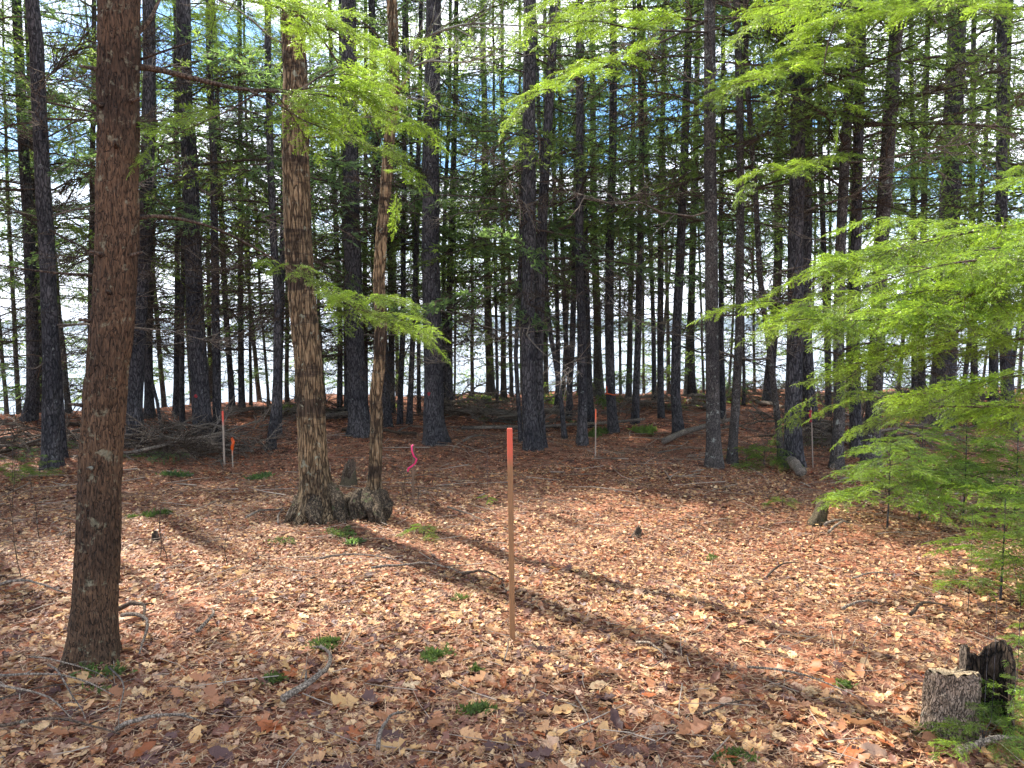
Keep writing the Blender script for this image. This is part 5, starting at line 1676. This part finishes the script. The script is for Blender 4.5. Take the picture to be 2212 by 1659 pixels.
def scatter(g, templates, XY, sizes, rng, tilt_s=0.22, lift=0.012, hue=(1, 1, 1)):
    which = rng.integers(len(templates), size=len(XY))
    for k, (V, T) in enumerate(templates):
        idx = np.where(which == k)[0]
        if not len(idx): continue
        x, y = XY[idx, 0], XY[idx, 1]
        n = len(idx)
        R = rot_batch(rng.uniform(0, 2 * np.pi, n), np.abs(rng.normal(0, tilt_s, n)), rng.uniform(0, 2 * np.pi, n))
        W = np.einsum('nij,vj->nvi', R, V) * sizes[idx][:, None, None]
        W[:, :, 0] += x[:, None]; W[:, :, 1] += y[:, None]
        z0 = ground_z(x, y) + lift * rng.uniform(0.2, 1.6, n) - 0.10 * W[:, :, 2].min(1)
        W[:, :, 2] = W[:, :, 2] + z0[:, None]
        C = np.repeat(leaf_colors(n, rng) * np.array(hue), len(V), axis=0)
        TT = (T[None] + (np.arange(n) * len(V))[:, None, None]).reshape(-1, 3)
        g.add(W.reshape(-1, 3), TT, 0, C)


def sample_xy(n, y0, y1, rng, power=1.0, pad=0.72):
    y = y0 + (y1 - y0) * rng.uniform(0, 1, n) ** power
    x = rng.uniform(-1, 1, n) * (y * pad + 0.6)
    return np.stack([x, y], 1)


TRUNK_KEEP = [(rb.x, rb.y, .15), (mb.x, mb.y, .22)]


def duff(x, y):
    return (np.sin(x * 1.7 + 1.3 * np.sin(y * 1.1)) * np.sin(y * 1.9 + 1.1 * np.sin(x * 0.9 + 1)) + 0.6 * np.sin(x * 4.3 + 2 + y) * np.sin(y * 5.1 - x))


def clear_of_trunks(XY):
    k = RNG.uniform(0, 1, len(XY)) < np.clip(0.90 - 0.45 * duff(XY[:, 0], XY[:, 1]), 0.16, 1)
    for (x, y, r_) in TRUNK_KEEP:
        k &= np.hypot(XY[:, 0] - x, XY[:, 1] - y) > r_
    return XY[k]


rng = np.random.default_rng(5)
kinds = ['oak', 'beech', 'oak', 'beech', 'oak', 'maple', 'beech', 'oak']
hi = [leaf_template(k, 11, rng, (rng.uniform(-.5, .7), rng.uniform(-.5, .9), rng.uniform(-.5, .9))) for k in kinds]
lo_ = [leaf_template(k, 5, rng, (rng.uniform(-.6, .8), rng.uniform(-.5, 1.0), rng.uniform(-.5, 1.0))) for k in kinds]
tiny = [leaf_template('beech', 3, rng, (rng.uniform(-.8, .8), rng.uniform(-.5, 1), rng.uniform(-.5, 1))) for k in range(4)]

# the nearest big leaves are single pieces of the ground
XY = clear_of_trunks(sample_xy(620, 2.2, 3.5, rng, 1.1, 0.70))[:290]
cols = leaf_colors(len(XY), rng)
leaf_meshes = []
for k, (V, T) in enumerate(hi):
    for q in range(5):
        g = Geo(); g.add(V, T, 0, leaf_colors(1, rng))
        leaf_meshes.append(g.mesh('fallen_leaf', [M_LITTER], True, True))
for i, (x, y) in enumerate(XY):
    s = rng.uniform(0.06, 0.135)
    link('fallen_leaf', leaf_meshes[rng.integers(len(leaf_meshes))], ground, (x, y, gz(x, y) + rng.uniform(0.018, 0.032)), (rng.normal(0, .2), rng.normal(0, .2), rng.uniform(0, 6.28)), s)

g = Geo()
XY = clear_of_trunks(sample_xy(17000, 1.9, 5.0, rng, 0.9)); scatter(g, hi, XY, 0.025 + 0.070 * rng.uniform(0, 1, len(XY)) ** 1.8, rng, 0.2)
XY = clear_of_trunks(sample_xy(60000, 4.3, 8.8, rng, 0.9)); scatter(g, lo_, XY, rng.uniform(0.016, 0.046, len(XY)), rng, 0.26)
XY = clear_of_trunks(sample_xy(26000, 1.9, 6.5, rng, 0.9)); scatter(g, lo_, XY, rng.uniform(0.012, 0.035, len(XY)), rng, 0.4)
XY = sample_xy(26000, 7.8, 13.5, rng, 0.9); scatter(g, tiny, XY, rng.uniform(0.02, 0.06, len(XY)), rng, 0.3, hue=(1.15, .85, .80))
XY = sample_xy(7000, 12, 19, rng, 1.0); XY = XY[XY[:, 1] < edge_y(XY[:, 0]) + 1.0]; scatter(g, tiny, XY, rng.uniform(0.03, 0.07, len(XY)), rng, 0.25, hue=(1.2, .83, .78))
XY = np.stack([rng.uniform(-6, 6, 4000), rng.uniform(-3, 2.2, 4000)], 1); scatter(g, lo_, XY, rng.uniform(0.06, 0.13, len(XY)), rng, 0.25)
litter = link('leaf_litter', g.mesh('leaf_litter', [M_LITTER], True, True), ground)
litter['kind'] = 'stuff'

# pine needles and crumbs
g = Geo()
n_ = 160000
XY = sample_xy(n_, 1.9, 12, rng, 1.0)
az = rng.uniform(0, 2 * np.pi, n_)
L_ = rng.uniform(0.03, 0.085, n_)
O = np.stack([XY[:, 0], XY[:, 1], ground_z(XY[:, 0], XY[:, 1]) + rng.uniform(0.004, 0.03, n_)], 1)
D = np.stack([np.cos(az), np.sin(az), rng.normal(0, 0.12, n_)], 1)
S = np.stack([-np.sin(az), np.cos(az), np.zeros(n_)], 1) * 0.0016 * (1 + XY[:, 1:2] * 0.15)
V = np.stack([O - S, O + S, O + D * L_[:, None]], 1).reshape(-1, 3)
T = np.arange(n_ * 3).reshape(-1, 3)
cn = np.array([[0.40, 0.235, 0.14], [0.27, 0.15, 0.10], [0.52, 0.37, 0.24]])[rng.integers(3, size=n_)]
g.add(V, T, 0, np.repeat(cn, 3, axis=0))
nd = link('needle_litter', g.mesh('needle_litter', [M_LITTER], False, True), ground)
nd['kind'] = 'stuff'

# twig litter
g = Geo()
for k in range(1900):
    near = k < 1000
    x_, y_ = sample_xy(1, 1.9, 7.5 if near else 19, rng, 1.0)[0] if near else sample_xy(1, 7, 18.5, rng)[0]
    if y_ > edge_y(x_) + .5: continue
    a = rng.uniform(0, 6.28); L = rng.uniform(0.06, 0.35) * (1 if near else 2.4); r_ = rng.uniform(0.0012, 0.0035) * (1 if near else 2.2)
    z_ = gz(x_, y_) + rng.uniform(0.015, 0.04)
    p0 = np.array([x_, y_, z_]); d_ = np.array([math.cos(a), math.sin(a), rng.normal(0, 0.06)])
    pm = p0 + d_ * L * .5 + rng.normal(0, 0.05 * L, 3) * np.array([1, 1, .3])
    V, T = tube_arrays([p0, pm, p0 + d_ * L], [r_, r_ * .8, r_ * .5], 4, False)
    cc = [(0.34, 0.27, 0.21), (0.20, 0.13, 0.09), (0.45, 0.38, 0.31)][rng.integers(3)]
    g.add(V, T, 0, cc)
tw = link('twig_litter', g.mesh('twig_litter', [M_LITTER], True, True), ground)
tw['kind'] = 'stuff'


# moss and low green patches
def moss_patch(u, v, wpx, label, n=900, h=0.03, mat=M_MOSS, seed=1, dy=0.5):
    n = int(n * 0.5)
    rg = np.random.default_rng(seed)
    c = gp(u, v); W = wpx / F * c.y / 2
    nc = 7
    cl = rg.normal(0, 0.45, (nc, 2)); cs = rg.uniform(0.08, 0.3, nc); ci = rg.integers(nc, size=n)
    x = (cl[ci, 0] + rg.normal(0, 1, n) * cs[ci]) * W; y = (cl[ci, 1] + rg.normal(0, 1, n) * cs[ci]) * W * dy * 1.6
    z = ground_z(c.x + x, c.y + y) - c.z + rg.uniform(0.012, 0.03, n)
    O = np.stack([x, y, z], 1)
    D = np.stack([rg.normal(0, .6, n), rg.normal(0, .6, n), np.abs(rg.normal(.4, .35, n))], 1); D /= np.linalg.norm(D, axis=1)[:, None]
    N = rg.normal(0, 1, (n, 3))
    g = Geo(); kites(g, O, D, N, rg.uniform(.4, 1, n) * h, h * 0.28, 0, rg.uniform(.6, 1.3, (n, 1)) * np.ones((1, 3)))
    o = link('moss', g.mesh('moss', [mat], False, True), loc=c)
    tag(o, label, 'moss', kind='stuff')


moss_patch(703, 1400, 95, 'bright green moss patch in the foreground left of centre', 1500, .03, seed=1)
moss_patch(935, 1422, 70, 'green ground cover patch left of the wooden stake foot', 1000, .035, seed=2)
moss_patch(1030, 1458, 24, 'small tuft of moss below the wooden stake', 300, seed=3)
moss_patch(1035, 1548, 70, 'green sprig patch in the foreground centre', 700, .04, seed=4)
moss_patch(590, 1480, 60, 'dull moss patch beside the thick curved stick', 500, seed=5)
moss_patch(330, 1118, 80, 'low green cover at the back of the sunny patch', 800, .05, seed=6)
moss_patch(565, 1035, 70, 'bluish green low cover left of the maple', 700, .07, M_NEEDLE_FAR, seed=7)
moss_patch(385, 1032, 50, 'bluish green low cover left of the maple and nearer the brush pile', 500, .07, M_NEEDLE_FAR, seed=8)
moss_patch(745, 1160, 70, 'green tufts in front of the twisted roots', 600, .04, seed=9)
moss_patch(770, 1178, 40, 'dark green tuft in front of the mossy stump roots', 400, .05, M_NEEDLE_FAR, seed=10)
moss_patch(1815, 1490, 45, 'mossy spot in the right foreground', 400, seed=11)
moss_patch(1590, 1648, 80, 'mossy spot at the bottom edge right of centre', 500, seed=12)
moss_patch(200, 1460, 150, 'scrubby green cover round the foot of the reddish hemlock', 260, .05, seed=13)
moss_patch(990, 1300, 30, 'small green sprig in the sunny leaves left of the wooden stake', 200, .03, seed=14)
moss_patch(1540, 1212, 30, 'small green sprig in the clearing', 200, .03, seed=15)
moss_patch(610, 1176, 60, 'yellow green moss before the maple', 350, .03, seed=16)
for i, (u, v, w_) in enumerate([(1040, 872, 130), (1180, 868, 90), (1290, 940, 50), (1390, 935, 40), (1300, 868, 90), (800, 880, 110), (640, 885, 90), (1560, 868, 120), (1850, 875, 160), (2120, 880, 160)]):
    moss_patch(u, v, w_, ['low green brush at the bank in the lake gap', 'low green brush at the bank right of the twin conifer', 'small green fern tuft by the thin orange tipped stake', 'small green tuft right of the ribboned trunk',
                          'low green brush behind the ribboned trunk', 'low green brush behind the crooked stem', 'low green brush on the bank behind the banded maple', 'low green brush behind the lichen trunks', 'low green brush on the bank behind the green spray',
                          'low green brush on the bank at the right edge'][i], 700, 0.12, M_NEEDLE_SUNLIT if i % 2 else M_MOSS, 30 + i, 1.0)
